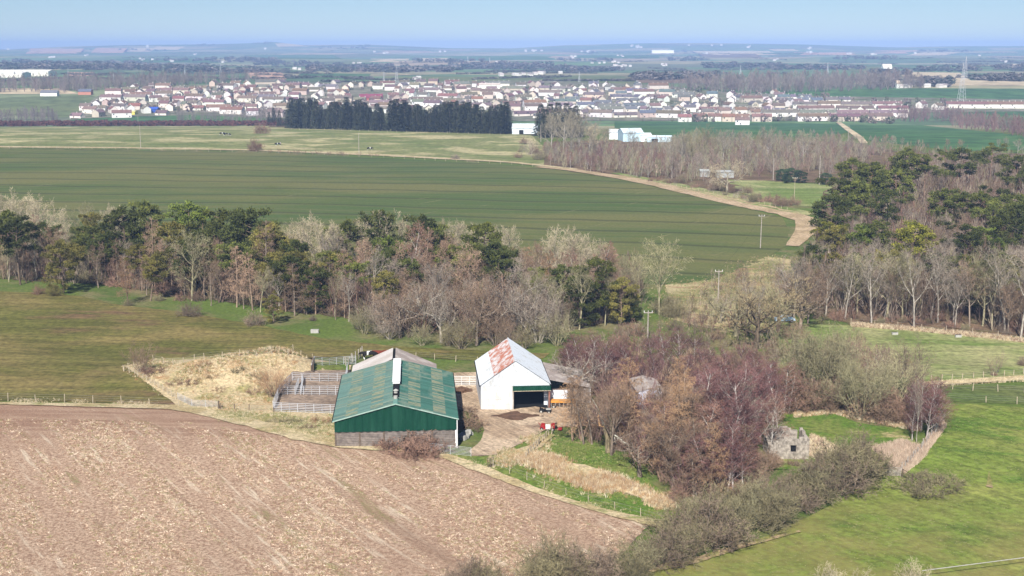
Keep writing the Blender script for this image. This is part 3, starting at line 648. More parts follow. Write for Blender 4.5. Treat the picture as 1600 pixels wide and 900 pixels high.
scatter([(0, 442), (150, 450), (300, 474), (450, 494), (560, 506), (560, 482), (420, 470), (300, 448), (0, 418)], 48, [('tall', 'brown'), ('tall', 'ashgrey'), ('larch', 'brown'), ('tall', 'green'), ('larch', 'pink')], Z, (8.5, 13), 231, 6)
scatter([(0, 440), (150, 448), (300, 470), (450, 490), (560, 500), (560, 470), (300, 440), (0, 415)], 20, [('pine', 'pine'), ('pine', 'pineo'), ('pine', 'pined')], Z, (10, 15), 232, 12)
scatter([(560, 505), (700, 525), (860, 530), (1000, 502), (960, 480), (800, 490), (620, 490)], 30, [('tall', 'brown'), ('tall', 'ashgrey'), ('ash', 'brown'), ('tall', 'pink')], Z, (7, 11), 233, 8)
scatter([(0, 435), (150, 445), (300, 470), (480, 500), (560, 512), (700, 530), (860, 530), (1000, 500), (860, 505), (560, 480), (300, 450), (0, 420)], 46, [('shrub', 'hedgegrey'), ('bramble', 'bramble'), ('shrub', 'hedge'), ('thin', 'brown'), ('shrub', 'brown')], 'beltshrub', (1.6, 3.6), 203, 9, cat='shrub')
for (x, b, t, k) in [(297, 494, 462, 'hedgegrey'), (398, 508, 478, 'hedgegrey'), (250, 470, 455, 'hedge'), (200, 478, 462, 'hedge'), (60, 460, 440, 'bramble'), (85, 462, 435, 'pineo'), (1055, 495, 455, 'hedge'), (1050, 495, 470, 'hedge'), (1040, 490, 450, 'hedge')]:
    plant('shrub', k, x, b, top=t, zone='beltshrub', cat='shrub')

# the big oak and scrub on the dry slope
plant('oak', 'oak', 1180, 545, top=432, zone='slope', wide=1.25, var=0, label='large dark gnarled leafless oak in front of the straw slope', cat='tree')
plant('tall', 'white', 1178, 540, top=440, zone='slope', wide=.6, label='slender white-barked tree rising beside the gnarled oak', cat='tree')
plant('oak', 'green', 1150, 525, top=440, zone='slope', wide=1.1, var=1); plant('oak', 'ash', 1125, 505, top=450, zone='slope', wide=1.1, var=2); plant('ash', 'green', 1205, 535, top=440, zone='slope'); plant('ash', 'ashgrey', 1165, 500, top=425, zone='slope'); plant('oak', 'brown', 1250, 515, top=430, zone='slope', var=2)
plant('oak', 'oak', 1215, 520, top=420, zone='slope', wide=.9, var=2)
plant('oak', 'ashgrey', 1235, 500, top=400, zone='slope', wide=.8, var=1)
for (x, b, h) in [(1150, 500, 18), (1098, 498, 14), (1120, 530, 22), (1170, 560, 30), (1210, 560, 40), (1240, 530, 40), (1095, 540, 20)]:
    plant('shrub', 'brown' if x % 3 else 'hedge', x, b, hpx=h, zone='slopeshrub', cat='shrub')

for (x, b, t, k, v) in [(450, 470, 372, 'pined', 3), (520, 480, 392, 'pineo', 1), (495, 490, 410, 'pined', 4), (560, 490, 405, 'pine', 5), (600, 500, 420, 'pineo', 3), (640, 485, 400, 'pined', 0), (715, 480, 380, 'pine', 2), (800, 480, 385, 'pined', 3), (845, 500, 415, 'pine', 1), (890, 505, 410, 'pined', 3), (370, 470, 390, 'pined', 5), (315, 465, 385, 'pine', 3), (165, 445, 365, 'pined', 1)]:
    plant('pine', k, x, b, top=t, zone='belt', var=v, wide=.85)
for (x, b, t, k, v) in [(1345, 480, 392, 'pined', 3), (1395, 478, 388, 'pineo', 1), (1455, 482, 390, 'pined', 0), (1500, 490, 395, 'pine', 4), (1550, 492, 392, 'pined', 2), (1590, 495, 400, 'pineo', 3), (1300, 470, 392, 'pineo', 0), (1270, 455, 380, 'pined', 4)]:
    plant('pine', k, x, b, top=t, zone='wood', var=v, wide=.95)
scatter([(905, 545), (1000, 512), (1100, 500), (1110, 560), (1010, 575), (930, 570)], 16, [('shrub', 'hedgegrey'), ('shrub', 'hedge'), ('bramble', 'bramble'), ('willow', 'brown')], 'slopeshrub', (1.5, 3.5), 240, 12, cat='shrub')
# the wood on the right
Z = 'wood'
for (x, b, t, k, v) in [(1415, 320, 228, 'pine', 0), (1445, 325, 236, 'pine', 5), (1498, 318, 228, 'pined', 4), (1545, 300, 223, 'pine', 5), (1590, 320, 240, 'pine', 5), (1332, 330, 244, 'pine', 5), (1350, 345, 252, 'pine', 0), (1315, 370, 275, 'pined', 5), (1335, 372, 278, 'pine', 0), (1295, 400, 300, 'pined', 2),
                        (1382, 385, 292, 'pined', 4), (1400, 345, 260, 'pine', 5), (1292, 420, 345, 'piney', 4), (1310, 425, 350, 'pineo', 0), (1345, 430, 348, 'pineb', 0), (1368, 430, 340, 'pine', 3), (1425, 435, 342, 'piney', 2), (1440, 435, 362, 'piney', 4), (1500, 440, 345, 'pined', 2), (1515, 430, 360, 'pined', 4), (1528, 420, 352, 'pineb', 4),
                        (1480, 375, 292, 'pine', 5), (1505, 378, 295, 'pine', 5), (1530, 380, 298, 'pine', 2), (1555, 370, 290, 'pined', 5), (1580, 390, 300, 'pine', 5), (1560, 410, 325, 'pine', 0), (1598, 410, 318, 'pined', 5), (1590, 435, 345, 'pined', 2), (1545, 390, 310, 'pine', 5), (1620, 380, 300, 'pine', 5), (1640, 420, 330, 'pine', 2), (1370, 340, 262, 'pine', 2), (1560, 440, 372, 'pineb', 0)]:
    plant('pine', k, x, b, top=t, zone=Z, var=v if x % 2 else (v + 3) % 6, wide=.98)
for (x, b, t, k, kd) in [(1240, 500, 400, 'ashgrey', 'ash'), (1262, 505, 405, 'brown', 'ash'), (1320, 500, 385, 'white', 'tall'), (1362, 505, 378, 'white', 'tall'), (1385, 500, 380, 'green', 'ash'), (1428, 512, 375, 'white', 'tall'), (1465, 505, 378, 'white', 'tall'), (1455, 500, 375, 'ashgrey', 'tall'), (1535, 510, 382, 'green', 'ash'), (1595, 528, 370, 'white', 'tall'),
                         (1570, 520, 378, 'ashgrey', 'tall'), (1490, 505, 400, 'ashgrey', 'ash'), (1615, 530, 375, 'white', 'tall'), (1340, 495, 380, 'green', 'ash'), (1290, 495, 400, 'ashgrey', 'ash'), (1410, 500, 390, 'green', 'ash'), (1515, 512, 395, 'brown', 'tall'), (1550, 515, 400, 'green', 'tall')]:
    plant(kd, k, x, b, top=t, zone=Z)
scatter([(1290, 415), (1335, 300), (1440, 260), (1660, 260), (1680, 420), (1640, 520), (1400, 490), (1240, 480)], 75, [('ash', 'ashgrey'), ('ash', 'ashgrey'), ('ash', 'brown'), ('tall', 'ashgrey'), ('ash', 'brown'), ('birch', 'brown'), ('ash', 'grey')], Z, (9, 12.5), 204, 9)
scatter([(1240, 480), (1330, 470), (1640, 490), (1640, 530), (1480, 512), (1330, 500), (1240, 495)], 40, [('tall', 'brown'), ('tall', 'ashgrey'), ('ash', 'brown')], Z, (9, 13), 205, 8)
scatter([(1230, 495), (1330, 503), (1480, 514), (1640, 536), (1640, 520), (1480, 500), (1330, 492), (1230, 480)], 34, [('shrub', 'brown'), ('bramble', 'bramble'), ('shrub', 'hedge'), ('shrub', 'hedgegrey')], 'woodshrub', (1.2, 3.0), 206, 8, cat='shrub')

# woods beyond the crop field
Z = 'mid'
for (x, b, t, kd, k) in [(880, 240, 165, 'ash', 'grey'), (862, 235, 175, 'ash', 'grey'), (905, 243, 170, 'ash', 'grey'), (893, 248, 178, 'ash', 'grey'), (920, 240, 185, 'ash', 'grey'), (925, 245, 192, 'ash', 'ash'), (948, 238, 195, 'ash', 'grey'), (985, 240, 198, 'ash', 'grey'), (1080, 262, 200, 'ash', 'green'), (1065, 255, 205, 'ash', 'grey'),
                         (1100, 256, 190, 'ash', 'green'), (1130, 250, 200, 'ash', 'grey'), (1160, 250, 200, 'ash', 'grey'), (1200, 250, 195, 'ash', 'grey'), (1255, 255, 200, 'ash', 'grey'), (1048, 262, 210, 'ash', 'grey'), (1050, 280, 225, 'ash', 'grey'), (1136, 302, 245, 'oak', 'ash'), (1115, 255, 205, 'tall', 'green'), (1185, 250, 205, 'tall', 'green'), (830, 246, 212, 'ash', 'ash'), (815, 245, 222, 'ash', 'green')]:
    plant(kd, k, x, b, top=t, zone=Z)
for (x, b, t) in [(845, 212, 163), (860, 213, 162), (872, 214, 160), (885, 214, 161), (900, 214, 165), (852, 215, 170), (893, 215, 168)]:
    plant('spruce', 'spruce', x, b, top=t, zone='darkclump', wide=1.25)
scatter([(858, 240), (930, 236), (1010, 240), (1060, 262), (1050, 286), (1000, 281), (930, 270), (858, 260)], 60, [('birch', 'birchred'), ('birch', 'brown'), ('birch', 'birchred'), ('birch', 'purple'), ('ash', 'brown'), ('birch', 'ash')], 'birchline', (6.5, 10), 207, 5)
scatter([(1010, 240), (1060, 225), (1290, 225), (1330, 235), (1310, 270), (1140, 276), (1100, 285), (1050, 284)], 18, [('ash', 'grey'), ('ash', 'ashgrey'), ('birch', 'brown'), ('ash', 'brown'), ('ash', 'green'), ('birch', 'grey')], Z, (8, 12), 208, 5)
scatter([(1010, 283), (1060, 290), (1150, 312), (1260, 332), (1255, 325), (1160, 300), (1060, 280)], 34, [('shrub', 'brown'), ('shrub', 'hedge'), ('bramble', 'bramble'), ('thin', 'ashgrey')], 'trackhedge', (2, 4.5), 209, 5, cat='shrub')
scatter([(806, 248), (850, 252), (860, 230), (820, 222)], 16, [('shrub', 'brown'), ('shrub', 'hedge'), ('thin', 'ashgrey')], 'trackhedge', (3, 6), 210, 5, cat='shrub')
for (x, b, h) in [(1222, 283, 20), (1236, 285, 24), (1250, 286, 20), (1290, 289, 20), (1230, 287, 14)]: plant('pine', 'evergreen', x, b, hpx=h, zone='midever', wide=1.5, var=4, name='evergreen_bush', cat='shrub')
# plantation of conifers at the back of the straw pasture
r_ = random.Random(5)
for row, (yo, n) in enumerate([(0, 44), (-1.6, 40), (-3.2, 36)]):
    for i in range(n):
        x = 455 + (798 - 455) * (i + r_.uniform(-.25, .25) + .5 * (row % 2)) / n
        if 598 < x < 612: continue
        b = 201 + (x - 455) / 343 * 9 + yo
        top = 159 + 9 * ((x - 455) / 343) + r_.uniform(-7, 9) + 4 * math.sin(x / 13.0)
        plant('conifer', 'spruce', x, b, top=top, zone='plantation', wide=r_.uniform(1.3, 2.1))
for (x, b, t) in [(428, 196, 168), (437, 198, 172), (421, 196, 175)]: plant('conifer', 'spruce', x, b, top=t, zone='darkleft', wide=1.3)
for (x, b, t) in [(408, 209, 190), (398, 236, 212)]: plant('shrub', 'bramble', x, b, top=t, zone='strawshrub', cat='shrub')
for x in (422, 437, 452, 462, 466, 475, 488, 497, 512, 516, 529, 535, 538, 561, 579, 588): plant('thin', 'brown', x, 240 + (x - 420) * .035, hpx=8 + (x * 7) % 4, zone='strawhedge', cat='shrub', wide=.8)
plant('shrub', 'ashgrey', 712, 249, hpx=12, zone='strawhedge', cat='shrub')
# right-hand background clumps
for (x, b, t, k) in [(1385, 228, 208, 'pink'), (1395, 230, 210, 'grey'), (1370, 228, 212, 'brown'), (1410, 230, 213, 'grey'), (1310, 216, 207, 'brown'), (1480, 232, 215, 'pink'), (1500, 235, 216, 'pink'), (1570, 235, 212, 'grey'), (1590, 240, 215, 'grey'), (1560, 232, 215, 'grey')]:
    plant('ash', k, x, b, top=t, zone='midright')

# the copse by the farmyard
Z = 'copse'
for (x, b, t, kd, k) in [(905, 590, 520, 'birch', 'purple'), (925, 600, 515, 'birch', 'purple'), (945, 610, 522, 'birch', 'purple'), (975, 605, 540, 'birch', 'purple'), (912, 620, 545, 'oak', 'ashgrey'), (880, 600, 540, 'birch', 'brown'), (960, 590, 530, 'birch', 'purple'),
                         (1040, 590, 512, 'birch', 'purple'), (1065, 590, 512, 'birch', 'purple'), (1085, 592, 516, 'birch', 'purple'), (1020, 595, 525, 'birch', 'purple'), (1110, 600, 535, 'birch', 'purple'), (1135, 605, 540, 'birch', 'purple'), (1150, 610, 545, 'birch', 'brown'), (1000, 600, 550, 'birch', 'brown'),
                         (900, 665, 585, 'larch', 'larch'), (895, 690, 590, 'larch', 'larch'), (912, 695, 580, 'tall', 'brown'), (925, 695, 590, 'tall', 'brown'), (985, 700, 560, 'larch', 'larch'), (1060, 660, 555, 'larch', 'larch'), (1075, 700, 575, 'larch', 'larch'), (958, 705, 600, 'tall', 'brown'), (955, 712, 590, 'ash', 'brown'),
                         (1100, 690, 560, 'birch', 'purple'), (1125, 700, 565, 'birch', 'purple'), (1150, 710, 560, 'birch', 'purple'), (1175, 700, 570, 'birch', 'purple'), (1188, 690, 575, 'birch', 'purple'), (1215, 670, 570, 'birch', 'purple'), (1160, 740, 590, 'birch', 'purple'), (1110, 720, 590, 'birch', 'purple'), (1075, 720, 600, 'birch', 'brown'), (1135, 750, 620, 'birch', 'purple'), (1160, 752, 630, 'birch', 'purple'), (1120, 660, 550, 'birch', 'purple'),
                         (1165, 660, 555, 'birch', 'purple'), (1195, 650, 560, 'birch', 'purple'), (1225, 645, 560, 'birch', 'birchred'), (1245, 640, 565, 'birch', 'birchred'), (1090, 740, 620, 'birch', 'birchred'), (1060, 740, 600, 'larch', 'larch'), (1030, 745, 620, 'larch', 'larch'), (1050, 765, 650, 'ash', 'brown'), (1085, 765, 650, 'larch', 'brown'), (1110, 775, 660, 'larch', 'larch'),
                         (1145, 770, 650, 'birch', 'purple'), (1020, 720, 640, 'ash', 'brown'), (1000, 745, 665, 'oak', 'brown'), (1160, 768, 670, 'birch', 'birchred'), (870, 600, 560, 'birch', 'brown'), (940, 680, 610, 'ash', 'brown'), (970, 690, 620, 'ash', 'brown'), (1035, 690, 600, 'tall', 'pink'), (1140, 720, 590, 'tall', 'white'), (1180, 725, 600, 'tall', 'white')]:
    plant(kd, k, x, b, top=t, zone=Z, wide=1.45 if kd == 'birch' else 1.2)
scatter([(985, 690), (1080, 660), (1180, 655), (1172, 700), (1165, 760), (1100, 785), (1040, 770)], 62, [('birch', 'purple'), ('ash', 'brown'), ('birch', 'birchred'), ('larch', 'brown'), ('birch', 'purple'), ('tall', 'ashgrey')], Z, (5, 9), 220, 9, wide=(1.2, 1.6))
scatter([(870, 575), (1000, 590), (1180, 600), (1230, 630), (1100, 640), (1000, 625), (900, 610)], 58, [('birch', 'purple'), ('birch', 'purple'), ('birch', 'brown'), ('birch', 'birchred')], Z, (5, 8), 221, 9, wide=(1.2, 1.6))
scatter([(940, 690), (1040, 760), (1060, 800), (1200, 760), (1200, 720), (1100, 720), (1000, 690)], 34, [('shrub', 'bramble'), ('bramble', 'bramble'), ('shrub', 'brown'), ('shrub', 'hedgegrey')], 'copseshrub', (1.3, 3.0), 222, 10, cat='shrub')
for (x, b, t, kd, k, w) in [(1270, 610, 492, 'willow', 'green', 1.2), (1300, 610, 500, 'willow', 'green', 1.1), (1255, 605, 510, 'willow', 'green', 1), (1330, 640, 545, 'ash', 'green', 1), (1345, 655, 548, 'willow', 'green', 1.0), (1335, 650, 560, 'ash', 'green', 1.1), (1375, 620, 540, 'willow', 'ash', 1.1), (1410, 620, 515, 'willow', 'hedgegrey', 1.1), (1395, 640, 540, 'willow', 'green', 1), (1350, 630, 545, 'birch', 'birchred', 1), (1310, 640, 585, 'shrub', 'brown', 1.1),
                            (1270, 640, 590, 'shrub', 'brown', 1.2), (1245, 640, 580, 'shrub', 'bramble', 1.1), (1285, 638, 585, 'shrub', 'hedge', 1.2), (1420, 655, 590, 'birch', 'purple', 1.2), (1400, 655, 600, 'shrub', 'bramble', 1.2), (1375, 655, 605, 'shrub', 'brown', 1.2), (1455, 665, 585, 'birch', 'purple', 1.7), (1448, 685, 600, 'birch', 'purple', 1.7), (1440, 672, 590, 'birch', 'purple', 1.6), (1460, 680, 615, 'birch', 'birchred', 1.5), (1425, 690, 630, 'birch', 'purple', 1.2), (1462, 650, 585, 'birch', 'birchred', 1.1), (1350, 640, 600, 'shrub', 'brown', 1.2), (1385, 660, 615, 'shrub', 'brown', 1)]:
    plant(kd, k, x, b, top=t, zone='thicket', wide=w)
plant('pine', 'evergreen', 1410, 628, top=588, zone='thicket', var=4, label='dark evergreen bush inside the thicket behind the white birch', cat='shrub', name='evergreen_bush')
plant('tall', 'white', 1432, 692, top=585, zone='thicket', wide=.55, label='white-stemmed birch at the front corner of the thicket', cat='tree', name='birch_tree')
plant('shrub', 'hedgegrey', 1343, 720, top=660, zone='thicket', wide=.5)
plant('thin', 'hedgegrey', 1553, 585, top=548, zone='single', label='small bare shrub standing alone beside the field lane', cat='shrub')
plant('shrub', 'bramble', 1553, 588, hpx=10, zone='single', label='low brown bramble bush under the lone shrub by the lane', cat='shrub')
plant('shrub', 'hedgegrey', 1600, 572, hpx=20, zone='single', label='brown-grey shrub at the edge of the light pasture', cat='shrub')
for (x, b, h) in [(1200, 722, 26), (1212, 728, 22), (1195, 735, 30), (1240, 728, 14)]: plant('shrub', 'brown', x, b, hpx=h, zone='copseshrub', cat='shrub', wide=1.2)
plant('birch', 'birchred', 1202, 712, top=610, zone='copse', wide=1.1)
# hedge along the near right pasture
hl = [(990, 890, 62), (1010, 893, 60), (1035, 880, 70), (1060, 873, 62), (1080, 865, 72), (1105, 850, 80), (1130, 845, 78), (1155, 835, 80), (1180, 825, 75), (1200, 815, 70), (1222, 806, 66), (1245, 796, 60), (1262, 786, 62), (1282, 775, 66), (1300, 768, 70), (1318, 760, 72), (1335, 750, 70), (1345, 740, 58),
      (1065, 840, 60), (1090, 825, 66), (1120, 815, 60), (1150, 805, 62), (1178, 795, 55), (1210, 785, 52), (1240, 765, 45), (1270, 755, 50), (1298, 745, 58), (1320, 735, 55), (1075, 815, 50), (1110, 800, 45)]
for i, (x, b, h) in enumerate(hl): plant(['shrub', 'shrub', 'willow'][(i * 5) % 3], ['hedge', 'hedgegrey', 'green'][(i * 2) % 3 if i % 4 else 0], x, b, hpx=h * rnd.uniform(.78, 1.22) * (.9 if x > 1205 and x < 1300 else 1), zone='hedge', wide=1.15, cat='shrub')
for (x, b, h, k) in [(862, 908, 88, 'hedge'), (885, 912, 72, 'hedge'), (848, 914, 60, 'hedge'), (915, 907, 74, 'hedgegrey'), (935, 915, 60, 'hedgegrey'), (735, 915, 55, 'hedgegrey'), (758, 918, 52, 'hedge'), (710, 920, 40, 'hedgegrey'), (670, 918, 25, 'hedge'), (850, 925, 40, 'hedge'), (995, 908, 40, 'hedge')]:
    plant('shrub', k, x, b, hpx=h, zone='foreshrub', cat='shrub', wide=1.0)
for (x, b, h) in [(1285, 910, 30), (1305, 912, 34), (1345, 915, 30), (1415, 915, 40), (1435, 918, 42)]: plant('thin', 'ash', x, b, hpx=h, zone='foreshrub2', cat='shrub')
# shrubs about the barns
plant('willow', 'brown', 222, 582, top=528, zone='pen', wide=1.1, label='brown bushy shrub by the fence corner left of the mound', cat='shrub')
plant('bramble', 'bramble', 245, 584, hpx=16, zone='pen', wide=1.3, label='low dark bramble patch beside the shrub at the fence corner', cat='shrub')
plant('willow', 'larch', 428, 622, top=562, zone='pen', wide=1.15, label='dense brown bush on the mound beside the cattle pens', cat='shrub')
for i, (x, b, h) in enumerate([(300, 600, 10), (330, 588, 9), (372, 580, 10), (395, 615, 10), (345, 612, 9), (405, 590, 12), (275, 600, 10), (318, 570, 9), (455, 662, 12), (480, 670, 10), (500, 662, 14), (430, 660, 10)]): plant('bramble', ['bramble', 'larch', 'hedge'][i % 3], x, b, hpx=h, zone='pen', wide=1.3, cat='shrub')
for i, (x, b, h) in enumerate([(622, 702, 26), (640, 706, 34), (660, 708, 32), (680, 706, 24), (605, 700, 18), (650, 712, 30)]): plant('bramble', 'bramble', x, b, hpx=h, zone='barnbramble', wide=1.2, cat='shrub')
for i, (x, b, h) in enumerate([(728, 660, 20), (735, 672, 22), (725, 645, 14), (742, 665, 16)]): plant('bramble', 'brown', x, b, hpx=h, zone='yardbramble', wide=1.2, cat='shrub')
for i, (x, b, h) in enumerate([(1425, 765, 20), (1445, 775, 24), (1470, 765, 22), (1480, 755, 16), (1455, 750, 16), (1430, 750, 14)]): plant('bramble', 'hedge', x, b, hpx=h, zone='stilescrub', wide=1.5, cat='shrub')
# ---------------------------------------------------------------- building materials
def rustmat(name, base, rust, lo, hi, scale=0.5, rough=.5, metal=0.0, streak=(1, 1, 1), var=.08, objcol=False):
    t = NT(name); nz = t.noise(t.coord(streak), scale, 5, .65, .3); fine = t.noise(t.coord(), 3.0, 3, .6)
    if objcol: base = t.n('ShaderNodeObjectInfo').outputs['Color']
    col = t.mix(t.ramp(nz, lo, hi), base, rust)
    col = t.mix(1.0, col, t.mix(t.ramp(fine, .3, .7), (1 - var,) * 3 + (1,), (1 + var,) * 3 + (1,)), 'MULTIPLY')
    t.b.inputs['Metallic'].default_value = metal; M[name] = t.out(col, rough)
rustmat('green_roof', (.075, .215, .165, 1), (.14, .19, .15, 1), .46, .72, .5, .5, streak=(1, .25, 1), objcol=True)
rustmat('tan_roof', (.19, .20, .135, 1), (.085, .15, .115, 1), .46, .60, 1.2, .6, streak=(.5, 1.6, 1))
rustmat('green_cladding', (.005, .046, .027, 1), (.010, .06, .036, 1), .45, .6, .6, .45, streak=(1, 1, .2))
rustmat('white_sheet', (.56, .60, .64, 1), (.42, .42, .40, 1), .52, .72, .7, .55, streak=(1, 1, .4))
rustmat('rusty_sheet', (.52, .50, .50, 1), (.37, .15, .10, 1), .40, .58, .9, .7, streak=(1, .7, 1))
rustmat('grey_sheet', (.46, .43, .41, 1), (.38, .34, .31, 1), .45, .65, .35, .7, streak=(.3, 1, 1))
rustmat('old_sheet', (.26, .22, .20, 1), (.38, .34, .31, 1), .45, .65, .5, .8)
plain('grey_plank', (.20, .17, .15, 1), .9, .3, 1.5); plain('concrete', (.36, .34, .31, 1), .9, .15, 1.0); plain('steel', (.50, .51, .53, 1), .5, .1, 2, 0.0)
plain('white_paint', (.78, .79, .78, 1), .5, .06); plain('dark', (.012, .012, .012, 1), .9, .1); plain('post_wood', (.44, .37, .27, 1), .9, .2, 3); plain('dark_wood', (.13, .10, .075, 1), .9, .2, 3)
plain('grey_wood', (.36, .32, .28, 1), .9, .2, 3); plain('wire', (.35, .34, .32, 1), .5, .05); plain('red_paint', (.32, .025, .025, 1), .5, .2); plain('orange_paint', (.55, .25, .05, 1), .5, .2); plain('blue_paint', (.05, .10, .30, 1), .4, .1)
plain('tyre', (.02, .02, .02, 1), .8, .1); plain('dirt_heap', (.12, .07, .045, 1), 1, .3, 1); plain('rubble', (.38, .37, .34, 1), .9, .15, 2); plain('raw_wood', (.62, .36, .19, 1), .9, .2, 3)
plain('pale_blue_sheet', (.42, .58, .72, 1), .5, .08, .2); plain('glass_dark', (.03, .04, .05, 1), .15, .05); plain('brown_hide', (.16, .035, .018, 1), .8, .2, 1.5); plain('black_hide', (.015, .013, .012, 1), .8, .2); plain('objcol', (1, 1, 1, 1), .8, .08, .3, objcol=True)
t_ = NT('white_wall'); P3 = t_.xyz(); nz_ = t_.noise(t_.coord((1, 1, .25)), 1.6, 4, .65)
M['white_wall'] = t_.out(t_.mix(t_.math('MULTIPLY', t_.ramp(nz_, .4, .62), .6), (.62, .65, .68, 1), (.46, .42, .36, 1)), .6)
plain('dark_rust', (.24, .11, .08, 1), .9, .3, 1.2); plain('grey_stone', (.34, .30, .255, 1), .95, .35, 2.2); plain('lavender_sheet', (.55, .58, .70, 1), .6, .12, 1.5)
plain('roof_tile', (1, 1, 1, 1), .9, .18, .6, objcol=True); plain('white_panel', (.66, .70, .76, 1), .5, .08)

def corr_sheet(name, w, L, mats, ribs=4, amp=.035, z=0.0):
    """corrugated sheet: corrugations across x, running along y"""
    n = ribs * 2; v = []; f = []
    for j, y in enumerate((0, L)):
        for i in range(n + 1): v.append((w * i / n, y, z + (amp if i % 2 else 0)))
    for i in range(n): f.append((i, i + 1, n + 2 + i, n + 1 + i))
    return mesh(name, v, f, mats)
def gable_sheet(x0, x1, zb, zt0, zt1, y, amp=.03, ribs=3):
    """upright box-profile sheet with a sloping top"""
    mb = MB(); n = ribs * 4
    pts = []
    for i in range(n + 1):
        x = x0 + (x1 - x0) * i / n; off = (0, 0, amp, amp)[i % 4]; pts.append((x, y - off, zt0 + (zt1 - zt0) * i / n))
    for a, b in zip(pts, pts[1:]): mb.quad((a[0], a[1], zb), (b[0], b[1], zb), (b[0], b[1], b[2]), (a[0], a[1], a[2]))
    return mb
AX = R(4.4)      # the buildings' long axis leans this far to the left of straight ahead
def part(name, mb, mat, parent, **kw): return link(name, mb.mesh(name, M[mat]) if isinstance(mb, MB) else mb, parent, **kw)
def roof(parent, w, L, he, rise, courses, mat_fn, ov=.35, pitch_extra=0, sheetw=1.0, col_fn=None, side=(-1, 1), y0=0.0, gap=0.0):
    """two slopes of single sheets; the ridge runs along y"""
    half = w / 2 + ov; sl = math.hypot(half, rise * half / (w / 2)); ang = math.atan2(rise, w / 2)
    n = max(1, round((L + 2 * ov) / sheetw)); sw = (L + 2 * ov) / n; cl = (sl - gap) / courses
    cache = {}
    for s in side:
        for c in range(courses):
            for k in range(n):
                mt = mat_fn(s, c, k, n)
                if mt is None: continue
                key = mt
                if key not in cache: cache[key] = corr_sheet('roof_sheet', sw * 1.015, cl * 1.02, M[mt])
                o = bpy.data.objects.new('roof_sheet', cache[key]); COL.objects.link(o); o.parent = parent
                # local: x along ridge, y up the slope
                xe = s * half; ze = he - rise * ov / (w / 2)
                d = Vector((-s * math.cos(ang), 0, math.sin(ang)))
                org = Vector((xe, y0 - ov + sw * k, ze)) + d * (cl * c) + Vector((0, 0, .012 * c))
                ex = Vector((0, 1, 0)); ey = d; ez = ex.cross(ey)
                if ez.z < 0: ez = -ez
                m = Matrix((ex, ey, ez)).transposed().to_4x4(); m.translation = org
                o.matrix_local = m
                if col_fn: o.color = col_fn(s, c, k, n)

# ---------------------------------------------------------------- green barn
gb = P(714, 699.5)
u_ = Vector((math.cos(AX), math.sin(AX), 0)); v_ = Vector((-math.sin(AX), math.cos(AX), 0))
BW, BL, BE, BR = 17.3, 26.0, 4.45, 2.35
base = gb - u_ * (BW / 2)
barn = thing('green_barn', 'long green cattle barn with streaked corrugated roof and green gable', 'barn', (base.x, base.y, gb.z - .05), AX)
rc = random.Random(3)
def gm(s, c, k, n): return 'tan_roof' if c in (1, 3) and rc.random() < (.62 if (k // 3) % 2 else .45) and 1 <= k < n - 1 and not (s < 0 and c == 1 and k in range(12, 17)) else 'green_roof'
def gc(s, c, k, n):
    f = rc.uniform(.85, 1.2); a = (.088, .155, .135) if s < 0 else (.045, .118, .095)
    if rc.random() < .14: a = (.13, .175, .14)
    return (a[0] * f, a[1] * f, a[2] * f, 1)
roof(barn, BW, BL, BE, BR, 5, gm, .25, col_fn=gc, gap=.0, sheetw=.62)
for k in range(17):
    x0 = -BW / 2 + BW * k / 17; x1 = x0 + BW / 17; h = lambda x: BE + BR * (1 - abs(x) / (BW / 2)) - .06
    part('cladding_sheet', gable_sheet(x0, x1, 2.75, h(x0), h(x1), 0, .09, ribs=1), 'green_cladding', barn)
    part('cladding_sheet', gable_sheet(x0, x1, 2.75, h(x0), h(x1), BL, ribs=1), 'green_cladding', barn)
mb = MB()
for s in (-1, 1):
    a = math.atan2(BR, BW / 2); L = math.hypot(BW / 2 + .3, (BW / 2 + .3) * BR / (BW / 2))
    mtx = Matrix.Translation((0, -.30, BE + BR + .03)) @ Matrix.Rotation(s * a, 4, 'Y')
    mb.box(0 if s > 0 else -L, -.03, -.13, L if s > 0 else 0, .09, .02, mtx)
part('barge_board', mb, 'green_roof', barn, color=(.30, .42, .36, 1))
mb = MB(); mb.box(-.30, -.3, BE + BR - .04, .30, BL + .3, BE + BR + .10); part('ridge_cap', mb, 'green_roof', barn, color=(.15, .30, .25, 1))
# open ridge vent: a raised white cover, a near-black strip painted as the shaded gap before it
rz = BE + BR
mb = MB(); mb.box(-.46, 3.2, rz + .12, .46, 10.3, rz + .17); part('ridge_shade_strip', mb, 'dark', barn)
mb = MB(); mb.box(-.52, 10.2, rz + .14, .52, 21.2, rz + .5); mb.box(-.60, 10.1, rz + .5, .60, 21.3, rz + .57); part('ridge_vent', mb, 'white_paint', barn)
mb = MB(); mb.box(-.46, 21.3, rz + .12, .46, 22.6, rz + .17); part('ridge_shade_strip', mb, 'dark', barn)
mb = MB(); mb.box(-.62, 22.6, rz + .12, .62, 24.4, rz + .6); part('ridge_vent', mb, 'white_paint', barn)
mb = MB(); mb.tube([(0, 5.0, rz + .17), (0, 5.0, rz + .6)], .28, 8, True); mb.tube([(0, 5.0, rz + .55), (0, 5.0, rz + .75)], [.42, .1], 8, True); mb.tube([(0, 2.2, rz + .1), (0, 2.2, rz + .5)], .3, 8, True); part('roof_cowl', mb, 'rubble', barn)
